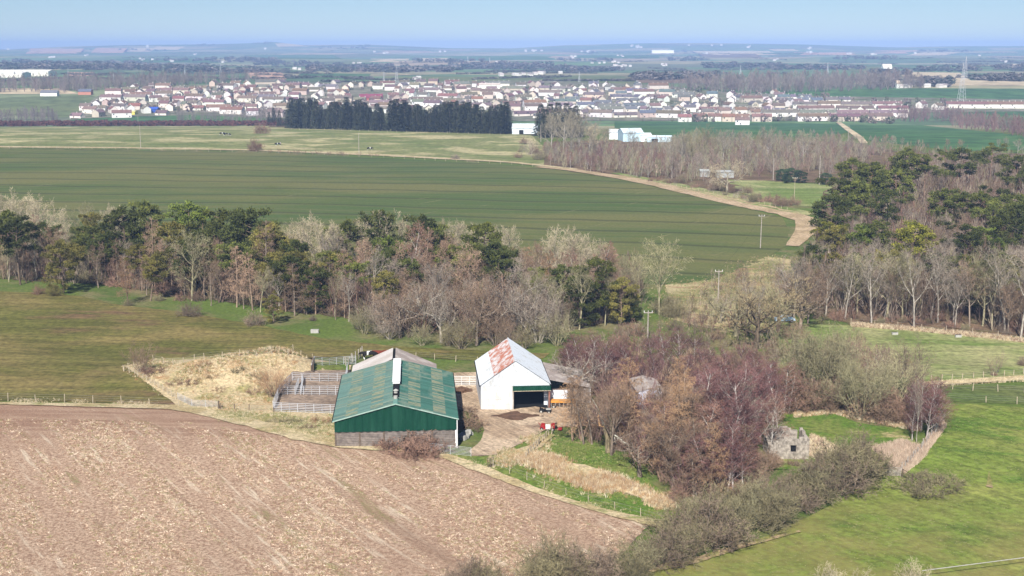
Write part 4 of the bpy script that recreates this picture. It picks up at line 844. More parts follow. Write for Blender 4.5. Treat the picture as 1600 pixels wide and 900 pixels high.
# walls below the cladding
for b in range(5):
    for k in range(11):
        mb = MB(); x0 = -BW / 2 + .1 + (BW - .2) * b / 5; y = rc.uniform(-.02, .02)
        mb.box(x0 + .04, .12 + y, .25 * k + .02, x0 + (BW - .2) / 5 - .04, .18 + y, .25 * k + .23); part('plank', mb, 'grey_plank', barn)
for b in range(6):
    x = -BW / 2 + .1 + (BW - .2) * b / 5; mb = MB(); mb.box(x - .11, .02, 0, x + .11, .24, 2.9); part('post', mb, 'white_paint' if b == 5 else 'dark_wood', barn)
for s in (-1, 1):
    for b in range(7):
        mb = MB(); y = .3 + (BL - .6) * b / 6; mb.box(s * (BW / 2 - .22) - .11, y - .11, 0, s * (BW / 2 - .22) + .11, y + .11, BE); part('post', mb, 'dark_wood', barn)
    mb = MB(); mb.box(s * (BW / 2 - .1) - .05, .2, 2.2 if s < 0 else 0, s * (BW / 2 - .1) + .05, BL - .2, BE - .15); part('side_wall', mb, 'grey_plank', barn)
    mb = MB(); mb.tube([(s * (BW / 2 + .32), -.3, BE - .16), (s * (BW / 2 + .32), BL + .3, BE - .16)], .08, 6, True); part('gutter', mb, 'dark', barn)
mb = MB(); mb.tube([(BW / 2 + .05, -.1, 0), (BW / 2 + .05, -.1, 4.2)], .07, 6, True); part('downpipe', mb, 'white_paint', barn)
mb = MB(); mb.box(-BW / 2 + .3, BL - .2, 0, BW / 2 - .3, BL - .05, BE); part('rear_wall', mb, 'grey_plank', barn)
mb = MB(); mb.box(-BW / 2 + .25, .3, 2.3, BW / 2 - .25, .4, 2.8); part('lintel', mb, 'dark_wood', barn)
# ---------------------------------------------------------------- grey barn behind it
g2 = base + v_ * (BL + 1.2) - u_ * .6
W2, L2, E2, R2 = 13.5, 7.5, 4.3, 2.9
grey = thing('grey_barn', 'grey sheeted barn with an open ridge just behind the green barn', 'barn', (g2.x, g2.y, G(g2.x, g2.y) - .05), AX)
roof(grey, W2, L2, E2, R2, 3, lambda s, c, k, n: 'grey_sheet' if s < 0 else 'old_sheet', .25, gap=.28)
mb = MB(); mb.box(-.2, -.2, E2 + R2 - .28, .2, L2 + .2, E2 + R2 - .2); part('ridge_shade_strip', mb, 'dark', grey)  # near-black strip in place of the shade under the open ridge
for yy in (0.0, L2):
    mb = MB(); i = len(mb.v)
    for y in (yy - .05, yy + .05): mb.v += [(-W2 / 2, y, 0), (W2 / 2, y, 0), (W2 / 2, y, E2 - .1), (0, y, E2 + R2 - .4), (-W2 / 2, y, E2 - .1)]
    mb.f += [(0, 1, 2, 3, 4), (9, 8, 7, 6, 5)] + [(k, k + 5, (k + 1) % 5 + 5, (k + 1) % 5) for k in range(5)]; part('gable_wall', mb, 'old_sheet', grey)
for s in (-1, 1): mb = MB(); mb.box(s * W2 / 2 - .06, 0.06, 0, s * W2 / 2 + .06, L2 - .06, E2 - .1); part('side_wall', mb, 'old_sheet', grey)
# ---------------------------------------------------------------- white shed
ws = P(752, 641)
W3, L3, E3, R3 = 10.9, 16.0, 4.4, 3.75
b3 = ws + u_ * (W3 / 2)
shed = thing('white_shed', 'white corrugated shed with rust-red roof patch and dark open doorway', 'shed', (b3.x, b3.y, G(b3.x, b3.y) - .05), AX)
roof(shed, W3, L3, E3, R3, 5, lambda s, c, k, n: 'rusty_sheet' if (s < 0 and c >= 2) else 'white_sheet', .22)
h3 = lambda x: E3 + R3 * (1 - abs(x) / (W3 / 2)) - .06
for k in range(11):
    x0 = -W3 / 2 + W3 * k / 11; x1 = x0 + W3 / 11
    if k == 5:
        for (a, b) in ((x0, 0), (0, x1)): part('gable_sheet', gable_sheet(a, b, E3 - .35, h3(a), h3(b), -.02, .02, 2), 'white_sheet', shed)
    else: part('gable_sheet', gable_sheet(x0, x1, E3 - .35, h3(x0), h3(x1), -.02, .02, 2), 'white_sheet', shed)
    part('gable_sheet', gable_sheet(x0, x1, 0, h3(x0), h3(x1), L3, .02, 1), 'white_sheet', shed)
for (z0, z1) in ((0, .95), (.97, 1.85), (1.87, E3 - .37)): mb = MB(); mb.box(-W3 / 2, 0, z0, -.35, .06, z1); part('wall_panel', mb, 'white_wall', shed)
for s in (-1, 1): mb = MB(); mb.box(s * W3 / 2 - .06, .08, 0, s * W3 / 2 + .06, L3 - .06, E3 - .05); part('side_wall', mb, 'white_sheet', shed)
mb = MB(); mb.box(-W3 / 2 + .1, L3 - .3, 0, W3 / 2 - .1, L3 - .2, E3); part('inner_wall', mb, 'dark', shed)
mb = MB(); mb.box(-W3 / 2 + .1, .1, 0, W3 / 2 - .1, L3 - .3, .12); part('shaded_floor', mb, 'dark', shed)  # floor coloured near-black in place of the shade inside the doorway
mb = MB(); mb.box(-.45, -.14, 0, -.27, .08, 3.25); part('door_jamb', mb, 'grey_wood', shed)
mb = MB(); mb.box(W3 / 2 - .15, -.14, 0, W3 / 2 + .12, .08, 3.2); part('door_jamb', mb, 'dark_rust', shed)
mb = gable_sheet(-.45, W3 / 2 + .2, 3.3, 3.95, 3.95, -.32, .04, 14); part('door_canopy', mb, 'green_cladding', shed)
mb = MB(); mb.box(-.47, -.34, 3.2, W3 / 2 + .22, -.1, 3.3); part('canopy_edge', mb, 'post_wood', shed)
mb = MB(); mb.box(-.45, -.3, 3.95, W3 / 2 + .2, 0, 4.0); part('canopy_top', mb, 'green_cladding', shed)
mb = MB(); mb.box(-.09, -.2, h3(0) + .02, .09, L3 + .2, h3(0) + .16); part('ridge_cap', mb, 'white_sheet', shed)
mb = MB()
for s in (-1, 1): mb.tube([(s * (W3 / 2 + .28), -.25, E3 - .22), (s * (W3 / 2 + .28), L3 + .25, E3 - .22)], .09, 5, True)
part('gutter', mb, 'dark', shed)
# lean-to on its right
lt = thing('lean_to', 'low lean-to with grey corrugated roof against the white shed side', 'shed', tuple(b3 + u_ * (W3 / 2 + .1) + v_ * 3 + Vector((0, 0, -.05))), AX)
for k in range(12):
    o = link('roof_sheet', corr_sheet('roof_sheet', 1.02, 7.2, M['old_sheet']) if k == 0 else lt.children[0].data, lt)
    d = Vector((-math.cos(.22), 0, math.sin(.22))); ex = Vector((0, 1, 0)); m = Matrix((ex, d, ex.cross(d) * (1 if ex.cross(d).z > 0 else -1))).transposed().to_4x4(); m.translation = Vector((7.1, k, 2.5)); o.matrix_local = m
mb = MB(); mb.box(6.85, 0, 0, 6.95, 12, 2.45); part('side_wall', mb, 'grey_sheet', lt)
mb = MB(); mb.box(0.1, 0.1, 0, 6.8, .2, 2.45); part('front_wall', mb, 'grey_plank', lt)
pp = P(868, 634)
o = thing('sheet_panel', 'pale grey sheeted screen wall beside the dark shed doorway', 'screen', tuple(pp), AX)
mb = gable_sheet(-1.9, 1.9, 0, 2.6, 2.6, 0, .03, 5); part('sheet', mb, 'white_panel', o)
for x in (-1.8, 0, 1.8): mb = MB(); mb.box(x - .05, .04, 0, x + .05, .14, 2.7); part('post', mb, 'grey_wood', o)
# shed behind the copse
q = P(1012, 652)
bs = thing('back_shed', 'tall shed with lavender-grey front and rusty roof behind copse trees', 'shed', tuple(q + v_ * 1), AX)
mb = gable_sheet(-1.4, 2.6, 0, 3.9, 3.9, 0, .04, 5); part('front_wall', mb, 'lavender_sheet', bs)
for s in (-1.35, 2.55): mb = MB(); mb.box(s - .05, .05, 0, s + .05, 8, 3.8); part('side_wall', mb, 'white_sheet', bs)
mb = MB()
roof(bs, 4.2, 8, 3.9, .5, 1, lambda s, c, k, n: 'old_sheet', .15)
for ch in bs.children:
    if ch.name.startswith('roof_sheet'): ch.location.x += .6
mb = MB(); mb.tri((-1.4, -.01, 3.9), (2.6, -.01, 3.9), (.6, -.01, 4.35)); part('gable_wall', mb, 'lavender_sheet', bs)

# ---------------------------------------------------------------- fences, gates, hurdles
POSTM = {}
def post_mesh(h, r, mat):
    k = (round(h, 2), r, mat)
    if k not in POSTM: mb = MB(); mb.tube([(0, 0, -.2), (0, 0, h)], [r, r * .9], 5, True); POSTM[k] = mb.mesh('post', M[mat])
    return POSTM[k]
def fence(line, gap, h, label, mat='post_wood', r=.07, wires=3, rail=0, group=None, seed=0, cat='fence'):
    rr = random.Random(seed); pts = [P(a, b) for a, b in line]; st = pts[0]
    f = thing('fence', label, cat, tuple(st), 0, group)
    spots = []
    for a, b in zip(pts, pts[1:]):
        n = max(1, round((b - a).length / gap))
        for k in range(n): q = a.lerp(b, k / n); q.x += rr.uniform(-.1, .1); q.y += rr.uniform(-.1, .1); q.z = G(q.x, q.y); spots.append(q)
    spots.append(pts[-1])
    pm = [post_mesh(h * s, r, mat) for s in (.88, 1, 1.08)]
    for q in spots[:290]:
        o = link('post', rr.choice(pm), f, tuple(q - st)); o.rotation_euler = (rr.uniform(-.07, .07), rr.uniform(-.09, .09), 0)
    mb = MB()
    for w in range(wires):
        z = h * (.95 - w * .8 / max(1, wires))
        for a, b in zip(spots, spots[1:]): mb.tube([a - st + Vector((0, 0, z)), b - st + Vector((0, 0, z))], .011 if not rail else .05, 3)
    if wires: part('rail' if rail else 'wire', mb, 'wire' if not rail else mat, f, kind='stuff')
    return f
def barset(name, label, a, b, h, bars=6, mat='steel', r=.025, cat='gate', group=None, mids=1, thick=.035, diag=False):
    """a tubular gate or hurdle from ground point a to ground point b"""
    a = a if isinstance(a, Vector) else P(*a); b = b if isinstance(b, Vector) else P(*b)
    d = b - a; L = math.hypot(d.x, d.y); rz = math.atan2(d.y, d.x)
    o = thing(name, label, cat, tuple(a), rz, group); sl = d.z / L
    kk = ('bar', round(L, 1), round(sl, 2), r, mat)
    if kk not in POSTM: mb = MB(); mb.tube([(0, 0, 0), (L, 0, sl * L)], r, 4, True); POSTM[kk] = mb.mesh('bar', M[mat])
    for k in range(bars): link('bar', POSTM[kk], o, (0, 0, .18 + (h - .18) * k / (bars - 1)))
    for k in range(mids + 2):
        x = L * k / (mids + 1); mb = MB(); mb.tube([(x, .01, .02 + sl * x), (x, .01, h + .03 + sl * x)], thick, 4, True); part('upright', mb, mat, o)
    if diag: mb = MB(); mb.tube([(0, -.02, .2), (L, -.02, h + sl * L)], r * .9, 4, True); part('brace', mb, mat, o)
    return o
gp = 'galvanised hurdles of the cattle pens'
def hurdle_run(a, b, n, label, h=1.5, tag=None):
    a, b = P(*a), P(*b)
    for k in range(n):
        p, q = a.lerp(b, k / n), a.lerp(b, (k + 1) / n); p.z = G(p.x, p.y) + .05; q.z = G(q.x, q.y) + .05
        e = ordw(k + 1) + ' ' if n > 1 else ''
        barset('hurdle', e + label, p, q, h, 6, 'steel', .038, 'hurdle', gp, 1, .05)
_ON0 = ['first', 'second', 'third', 'fourth', 'fifth', 'sixth', 'seventh', 'eighth', 'ninth', 'tenth']
def ordw(n): return _ON0[n - 1] if n <= 10 else str(n)
hurdle_run((427, 644), (529, 648), 4, 'galvanised hurdle from the left in the front row of the pens')
hurdle_run((437, 619), (537, 619), 4, 'galvanised hurdle from the left in the middle row of the pens', 1.7)
hurdle_run((457, 598), (541, 598), 3, 'galvanised hurdle from the left in the back row of the pens', 1.7)
hurdle_run((427, 642), (437, 617), 2, 'galvanised hurdle from the front on the left side of the pens', 1.6)
hurdle_run((437, 617), (457, 597), 2, 'galvanised hurdle from the middle row up the left side', 1.6)
hurdle_run((533, 655), (537, 619), 2, 'galvanised hurdle from the front along the barn side', 1.7)
hurdle_run((537, 619), (543, 582), 2, 'galvanised hurdle from the back half along the barn side', 1.7)
hurdle_run((470, 619), (474, 598), 1, 'galvanised hurdle dividing the back pens across', 1.6)
hurdle_run((461, 619), (467, 604), 1, 'galvanised hurdle set askew in the back left pen', 1.5)
hurdle_run((492, 571), (537, 571), 2, 'galvanised hurdle from the left behind the small grass pen', 1.6)
hurdle_run((487, 583), (491, 571), 1, 'galvanised hurdle on the left side of the grass pen', 1.6)
hurdle_run((537, 571), (556, 570), 1, 'galvanised hurdle beside the grey barn corner', 1.6)
fence([(488, 584), (489, 572)], .25, 1.6, 'short close dark post stack at the grass pen corner', 'dark_wood', .12, 0, seed=2)
mb_ = fence([(541, 574), (566, 556)], 1.4, 1.9, 'line of leaning grey posts running back beside the grey barn', 'grey_wood', .1, 2, seed=3)
barset('field_gate', 'galvanised field gate leaning by the barn front corner', P(672, 707), P(736, 714), 1.35, 7, 'steel', .022, 'gate', None, 1)
barset('field_gate', 'galvanised gate hung askew at the field corner by the mound', P(278, 625), P(300, 636), 1.2, 7, 'steel', .022, 'gate')
barset('field_gate', 'galvanised gate below the mound, right of the askew gate', P(300, 636), P(343, 638), 1.15, 7, 'steel', .022, 'gate')
mb = MB(); o = thing('gate_post', 'dark square gate post at the right end of the gate below the mound', 'post', tuple(P(342, 640))); mb.box(-.12, -.12, -.1, .12, .12, 1.4); part('shaft', mb, 'dark_wood', o)
barset('yard_gate', 'white sheeted gate across the gap between green barn and white shed', P(709, 603), P(746, 603), 1.7, 6, 'white_paint', .05, 'gate', None, 2)
barset('field_gate', 'grey wooden field gate at the end of the overgrown hedge', P(1358, 743), P(1407, 745), 1.25, 7, 'grey_wood', .06, 'gate', None, 1, .07)
barset('small_gate', 'small dark slatted gate at the corner of the brown field', P(762, 732), P(771, 730), 1.4, 8, 'dark_wood', .04, 'gate', None, 1)
barset('crush_gate', 'upright dark pallet leaning in brambles before the barn wall', P(624, 703), P(637, 699), 1.8, 7, 'dark_wood', .05, 'pallet', None, 2)
fence([(-30, 626), (100, 629), (190, 632), (280, 636)], 5.0, 1.35, 'post and wire fence between pasture and brown field', wires=3, seed=4)
fence([(193, 581), (210, 586), (235, 600), (255, 612), (275, 625)], 2.2, 1.15, 'post and wire fence down the left edge of the mound', seed=5)
fence([(193, 581), (240, 566), (320, 563), (400, 558), (450, 556), (488, 562)], 3.4, 1.3, 'post and wire fence behind the mound', seed=6)
fence([(566, 556), (620, 558), (680, 562), (746, 568)], 4.6, 1.3, 'post and wire fence behind the barns up to the white shed', seed=7)
fence([(345, 641), (390, 643), (427, 645)], 2.6, 1.1, 'post and wire fence between the mound gate and the pens', 'dark_wood', seed=8)
fence([(862, 679), (850, 690), (838, 702), (822, 718)], 1.3, 1.25, 'close-set post fence along the bank below the red machine', 'post_wood', .09, 1, rail=1, seed=9)
fence([(770, 731), (850, 762), (920, 785), (1000, 808), (1040, 820)], 3.2, 1.1, 'thin post and wire fence along the brown field edge', wires=2, r=.05, seed=10)
fence([(1455, 607), (1520, 611), (1600, 614), (1700, 620)], 3.4, 1.2, 'post and wire fence with pale posts across the right pasture', wires=3, seed=11)
fence([(1475, 625), (1540, 629), (1640, 634), (1700, 637)], 4.4, 1.2, 'post and wire fence with pale posts above the bright pasture', wires=3, seed=12)
fence([(1455, 596), (1520, 592), (1600, 586), (1700, 582)], 2.2, 1.1, 'close-set post fence along the field lane', wires=2, seed=13)
fence([(1410, 738), (1435, 710), (1455, 685), (1470, 655)], 1.5, 1.3, 'grey post fence overgrown with reeds beside the thicket', 'grey_wood', .08, 2, seed=14)
fence([(1408, 746), (1424, 756), (1442, 768)], 2.2, 1.3, 'brown post and rail fence beside the grey field gate', 'dark_wood', .1, 2, rail=1, seed=15)
fence([(-40, 232), (200, 234), (400, 238), (600, 246), (800, 257), (900, 267)], 7, 1.3, 'post and wire fence along the far edge of the crop', wires=1, r=.09, seed=16)
fence([(1000, 283), (1100, 300), (1230, 329)], 4, 1.2, 'post fence along the verge of the field track', wires=1, r=.08, seed=17)
fence([(1330, 507), (1440, 515), (1600, 532), (1680, 540)], 4.5, 1.3, 'post and wire fence along the foot of the right wood', wires=2, seed=18)
fence([(455, 203), (620, 207), (800, 212)], 9, 1.5, 'post fence in front of the dark plantation', wires=1, r=.1, seed=19)
for (x, y, l) in [(1398, 524, 'pale concrete trough left of the two at the pasture top'), (1497, 528, 'pale concrete trough right of the two at the pasture top')]:
    o = thing('water_trough', l, 'trough', tuple(P(x, y))); mb = MB(); mb.box(-.6, -.3, .0, .6, .3, .65); part('tub', mb, 'rubble', o); mb = MB(); mb.box(-.5, -.2, .655, .5, .2, .68); part('water', mb, 'glass_dark', o)
o = thing('water_trough', 'small white trough on the pasture edge below the shelterbelt', 'trough', tuple(P(492, 520))); mb = MB(); mb.box(-.8, -.4, 0, .8, .4, .7); part('tub', mb, 'rubble', o)
# poles
def pole(px, pb, pt, label, arm=1, r=.13, mat='grey_wood', lean=0.0):
    p = P(px, pb); H = size(p, pb - pt); o = thing('power_pole', label, 'pole', tuple(p), 0, 'wooden power poles')
    mb = MB(); mb.tube([(0, 0, -.3), (lean * H, 0, H)], [r * 1.2, r * .8], 6, True); part('shaft', mb, mat, o)
    if arm:
        mb = MB(); mb.box(lean * H - .9, -.08, H - .45, lean * H + .9, .08, H - .28); part('crossarm', mb, mat, o)
        for x in (-.8, 0, .8): mb = MB(); mb.tube([(lean * H + x, 0, H - .28), (lean * H + x, 0, H + .05)], .06, 5, True); part('insulator', mb, 'white_paint', o)
    return o, p, H
pl1 = pole(1188, 388, 336, 'power pole standing in the right corner of the crop', lean=.01)
pl2 = pole(1122, 470, 422, 'power pole left of the gnarled oak')
pl3 = pole(1012, 530, 486, 'power pole between shelterbelt end and copse')
for (x, b, t, l, a) in [(220, 232, 197, 'power pole in the straw pasture at left', 0), (216, 195, 181, 'short pole behind the hedge at the far left', 0), (561, 241, 208, 'power pole in the straw pasture before the plantation', 0), (627, 203, 184, 'pole in front of the plantation', 0), (1241, 312, 277, 'power pole in the pale pasture by the track', 1),
                        (1280, 289, 243, 'tall pole beside the dark evergreen bushes', 0), (1208, 282, 248, 'tall pole left of the dark evergreen bushes', 0), (845, 222, 195, 'pole before the dark tree clump', 0), (25, 195, 180, 'short pole by the thin wood at far left', 0), (1325, 221, 203, 'pole beside the country road', 0), (1206, 165, 120, 'tall slender mast in the town', 0), (1232, 645, 588, 'thin leaning whitish pole at the copse edge', 0)]:
    pole(x, b, t, l, a, .16 if b < 300 else .08, 'post_wood' if a else 'grey_wood', .12 if x == 1232 else 0)
def wire_between(A, B, label):
    a = A[1] + Vector((0, 0, A[2])); b = B[1] + Vector((0, 0, B[2])); mb = MB(); o = thing('power_line', label, 'cable', tuple(a), 0)
    pts = [(a.lerp(b, k / 10) - a) - Vector((0, 0, 1.2 * math.sin(math.pi * k / 10))) for k in range(11)]
    mb.tube(pts, .012, 3); part('cable', mb, 'dark', o)
wire_between(pl1, pl2, 'cable slung between the crop pole and the oak pole'); wire_between(pl2, pl3, 'cable slung between the oak pole and the copse pole')
a, b = P(1440, 908), P(1700, 874)
o = thing('fence_rail', 'single pale horizontal rail crossing the bottom right corner', 'rail', tuple(a + Vector((0, 0, 1.2)))); mb = MB(); mb.tube([(0, 0, 0), tuple(b - a)], .05, 5); part('bar', mb, 'rubble', o)
# ---------------------------------------------------------------- ruin
rp = P(1264, 719)
ruin = thing('stone_ruin', 'roofless grey stone ruin with one small window by the hedge', 'ruin', tuple(rp), 0, scale=.9)
def stone_wall(x0, x1, top, y0, th, seed, hole=None, flip=False):
    r = random.Random(seed); k = 0; z = 0
    while z < 7:
        h = r.uniform(.26, .36); x = x0 + (0 if k % 2 else -.15)
        while x < x1:
            w = r.uniform(.35, .75); tp = top((x + w / 2)) + r.uniform(-.12, .12)
            xa, xb = max(x, x0), min(x + w, x1)
            if hole and hole[2] < z + h / 2 < hole[3]:
                if xa < hole[0] < xb: xb = hole[0]
                elif xa < hole[1] < xb: xa = hole[1]
                elif hole[0] <= xa and xb <= hole[1]: xb = xa
            if z + h < tp and xb - xa > .08:
                yield (xa + .02, xb - .02, z + .015, z + h - .015, r.uniform(-.05, .03))
            x += w
        z += h; k += 1
n = 0; rest = MB()
def brick_mesh(w, h, th, r):
    mb = MB(); mb.box(0, 0, 0, w, th, h); mb.v = [(a + r.uniform(-.025, .025), b + r.uniform(-.04, .04), c + r.uniform(-.02, .02)) for a, b, c in mb.v]; return mb
stones = [brick_mesh(w, .3, .5, random.Random(i)).mesh('stone', M['grey_stone']) for i, w in enumerate((.4, .5, .6, .7))]
for (xa, xb, za, zb, dy) in stone_wall(-6.2, 0, lambda x: 3.6 if x > -4.8 else 3.6 + (x + 4.8) * .9, 0, .5, 1, (-2.9, -2.05, 1.3, 2.5)):
    o = link('stone', stones[n % 4], ruin, (xa, dy, za)); o.scale = ((xb - xa) / (.4, .5, .6, .7)[n % 4], 1, (zb - za) / .3); n += 1
for (xa, xb, za, zb, dy) in stone_wall(-5.6, -.8, lambda x: 3.9 if x < -2.4 else 3.9 - (x + 2.4) * .4, 0, .5, 2):
    rest.box(xa, 5.0 + dy, za, xb, 5.5, zb)
for (xa, xb, za, zb, dy) in stone_wall(.5, 5.2, lambda x: 3.6 + (x > 3) * .2, 0, .5, 3): rest.box(-.52 + dy, xa, za, -.02, xb, zb)
for (xa, xb, za, zb, dy) in stone_wall(.5, 5.2, lambda x: 2.2 + x * .25, 0, .5, 4): rest.box(-6.2 + dy, xa, za, -5.7, xb, zb)
part('stonework', rest, 'grey_stone', ruin, kind='stuff')
mb = MB(); mb.box(-6.1, .1, 0, -4.7, .42, 2.2); mb.box(-4.7, .1, 0, -2.92, .42, 3.2); mb.box(-2.03, .1, 0, -.1, .42, 3.3); mb.box(-2.92, .1, 0, -2.03, .42, 1.25); mb.box(-4.5, .1, 2.55, -.1, .42, 3.3); part('mortar_core', mb, 'grey_stone', ruin)
mb = MB(); mb.box(-2.92, .43, 1.2, -2.03, .48, 2.5); part('window_shade_panel', mb, 'dark', ruin)  # black panel added behind the window, standing in for the shade inside
mb = MB(); mb.box(-3.1, -.05, 2.42, -1.85, .45, 2.62); part('lintel', mb, 'grey_stone', ruin)
# ---------------------------------------------------------------- machines, heaps
def wheel(parent, x, y, r, w):
    o = link('wheel', None, parent, (x, y, r)); 
    mb = MB(); mb.tube([(0, -w / 2, 0), (0, w / 2, 0)], r, 12, True); part('tyre', mb, 'tyre', o); mb = MB(); mb.tube([(0, -w / 2 - .02, 0), (0, w / 2 + .02, 0)], r * .5, 8, True); part('rim', mb, 'rubble', o)
q = P(852, 645)
o = thing('ride_on_mower', 'dark ride-on mower parked before the shed doorway', 'mower', tuple(q), R(-8))
mb = MB(); mb.box(-.2, -.35, .35, .95, .35, .62); part('bonnet', mb, 'dark', o); mb = MB(); mb.box(-.95, -.42, .3, -.2, .42, .45); part('chassis', mb, 'tyre', o)
mb = MB(); mb.box(-.8, -.25, .55, -.35, .25, .68); mb.box(-.88, -.25, .6, -.76, .25, 1.1); part('seat', mb, 'dark', o); mb = MB(); mb.tube([(-.05, 0, .6), (-.25, 0, 1.05)], .03, 5); mb.tube([(-.3, -.2, 1.05), (-.2, .2, 1.05)], .04, 5); part('steering_wheel', mb, 'dark', o)
mb = MB(); mb.box(.15, -.36, .6, .9, .36, .72); part('engine_cover', mb, 'rubble', o)
for x, r in ((-.6, .32), (.65, .26)):
    for s in (-.45, .45): wheel(o, x, s, r, .25)
q = P(876, 640)
o = thing('flat_trailer', 'orange flatbed machine half hidden by the orange larch', 'trailer', tuple(q + Vector((0, 1, 0))), R(-2))
mb = MB(); mb.box(-1.6, -.6, 1.0, 2.6, .6, 1.35); part('deck', mb, 'orange_paint', o); mb = MB(); mb.box(-1.6, -.5, .75, 2.6, .5, .95); part('chassis', mb, 'dark', o)
for k in range(7): mb = MB(); mb.box(-1.5 + k * .65, -.55, .1, -1.42 + k * .65, -.45, .95); part('leg', mb, 'rubble', o)
for x in (-1.1, 2.0):
    for s in (-.6, .6): wheel(o, x, s, .35, .2)
q = P(858, 672)
o = thing('red_machine', 'red farm implement with white panel at the yard edge', 'implement', tuple(q), R(-12), scale=.8)
mb = MB(); mb.box(-1.7, -.6, .3, -.5, .6, .5); mb.box(-1.5, -.3, .5, -.8, .3, 1.25); part('deck', mb, 'red_paint', o); mb = MB(); mb.box(-.55, -.62, .35, .35, -.55, 1.25); part('side_panel', mb, 'white_paint', o)
mb = MB(); mb.box(.4, -.4, .5, 1.1, .4, 1.35); part('engine_cover', mb, 'red_paint', o); mb = MB(); mb.tube([(-1.6, 0, .6), (-1.9, 0, 1.2), (-2.1, 0, 1.3)], .05, 5); part('handle', mb, 'red_paint', o); mb = MB(); mb.tube([(-1.5, -.2, .2), (2.2, -.2, .35)], .06, 5); part('drawbar', mb, 'dark', o)
mb = MB(); mb.box(1.2, -.3, .6, 1.5, .3, 1.5); part('engine', mb, 'dark', o); mb = MB(); mb.box(1.7, -.4, .25, 2.5, .4, .6); part('blade_guard', mb, 'red_paint', o)
for x in (-1.3, .8):
    for s in (-.6, .6): wheel(o, x, s, .3, .22)
def car(px, py, label, mat, rz):
    q = P(px, py); o = thing('parked_car', label, 'car', tuple(q), rz)
    prof = [(-2.1, .35), (-2.1, .85), (-1.6, .95), (-1.0, 1.42), (.5, 1.45), (1.1, .98), (2.0, .85), (2.15, .4)]
    mb = MB(); n = len(prof)
    for y in (-.82, .82): mb.v += [(x, y * (1 if z < 1 else .85), z) for x, z in prof]
    mb.f = [tuple(range(n)), tuple(reversed(range(n, 2 * n)))] + [(i, i + n, (i + 1) % n + n, (i + 1) % n) for i in range(n)]; part('body', mb, mat, o)
    mb = MB()
    for s in (-1, 1): mb.quad((-.95, s * .79, .97), (.95, s * .79, .97), (.45, s * .72, 1.36), (-.8, s * .72, 1.36))
    part('side_window', mb, 'glass_dark', o)
    for x in (-1.3, 1.3):
        for s in (-.78, .78): wheel(o, x, s, .32, .2)
car(1012, 662, 'dark car parked before the lavender-fronted shed', 'dark', R(5)); car(1050, 664, 'red car parked among the copse trees', 'red_paint', R(-10))
car(1226, 503, 'pale blue car parked behind the gnarled oak', 'pale_blue_sheet', R(3))
q = P(731, 686)
o = thing('rubble_heap', 'small heap of pale concrete lumps beside the green barn', 'heap', tuple(q)); r = random.Random(4)
for k in range(9):
    mb = brick_mesh(r.uniform(.4, 1.0), r.uniform(.3, .7), r.uniform(.4, .8), r); part('lump', mb, 'rubble', o, loc=(r.uniform(-1, .8), r.uniform(-.8, 1.8), r.uniform(-.05, .4)), rz=r.uniform(0, 3))
def heap(px, py, w, h, mat, label, name='soil_heap', cat='heap'):
    q = P(px, py); o = thing(name, label, cat, tuple(q)); r = random.Random(px); me = bmesh.new(); bmesh.ops.create_icosphere(me, subdivisions=4, radius=1)
    from mathutils import noise
    for v in me.verts: k = 1 + .45 * noise.noise(v.co * 1.7 + Vector((px, 0, 0))) + .2 * noise.noise(v.co * 5); v.co = Vector((v.co.x * w / 2 * k, v.co.y * w / 3 * k, max(v.co.z, -.05) * h * k))
    m = bpy.data.meshes.new('mound'); me.to_mesh(m); m.materials.append(M[mat]); link('mound', m, o)
heap(716, 612, 4.5, .8, 'dirt_heap', 'low reddish soil heap before the white yard gate'); heap(790, 652, 9, .22, 'dirt_heap', 'long low strip of scraped soil across the yard'); heap(838, 651, 4, .2, 'dirt_heap', 'small strip of scraped soil at the right of the yard')
# torn tree
q = P(950, 708)
o = thing('broken_tree', 'split trunk with torn bright orange wood and fallen pale branch', 'tree', tuple(q)); mb = MB(); mb.tube([(0, 0, 0), (-.1, 0, 2.2), (-.7, 0, 4.2)], [.4, .34, .25], 7); mb.tube([(.3, .2, 0), (.5, .2, 3), (.2, 0, 5.5)], [.3, .25, .15], 6); c = part('trunk', mb, 'bark', o, color=(.22, .18, .11, 1))
mb = MB(); mb.tube([(-.7, -.1, 3.9), (-1.2, -.2, 4.1), (-1.5, -.2, 5.3), (-1.3, -.1, 6.2)], [.12, .2, .1, .02], 5); mb.tube([(-1.2, -.2, 4.1), (-.6, -.3, 3.9)], [.16, .05], 5); part('torn_wood', mb, 'raw_wood', o)
mb = MB(); mb.tube([(.3, -.4, 3.2), (2.2, -1, 1.9), (4.5, -2, .7), (6.5, -2.6, .2)], [.13, .10, .07, .03], 5); mb.tube([(-.7, 0, 4.2), (-1.4, .2, 6.3), (-2.4, .2, 8)], [.12, .09, .03], 5)
r = random.Random(9)
for k in range(14): s = Vector((.8 + k * .4, -.6 - k * .15, 2.6 - k * .17)); mb.tube([s, s + Vector((r.uniform(-.3, .8), r.uniform(-.8, .3), r.uniform(-1.4, .5)))], [.05, .01], 3)
part('fallen_limb', mb, 'bark', o, color=(.42, .42, .36, 1))
q = P(683, 0 + 524)
o = thing('snapped_trunk', 'broad bare snapped trunk with orange scar inside the shelterbelt', 'tree', tuple(P(583, 492))); mb = MB(); mb.tube([(0, 0, 0), (.1, 0, 4), (.5, 0, 8.4)], [.3, .26, .2], 6, True); part('trunk', mb, 'bark', o, color=(.55, .42, .28, 1)); mb = MB(); mb.tube([(.3, 0, 5.3), (1.5, 0, 5.1)], [.12, .1], 5, True); part('limb', mb, 'bark', o, color=(.5, .42, .3, 1))
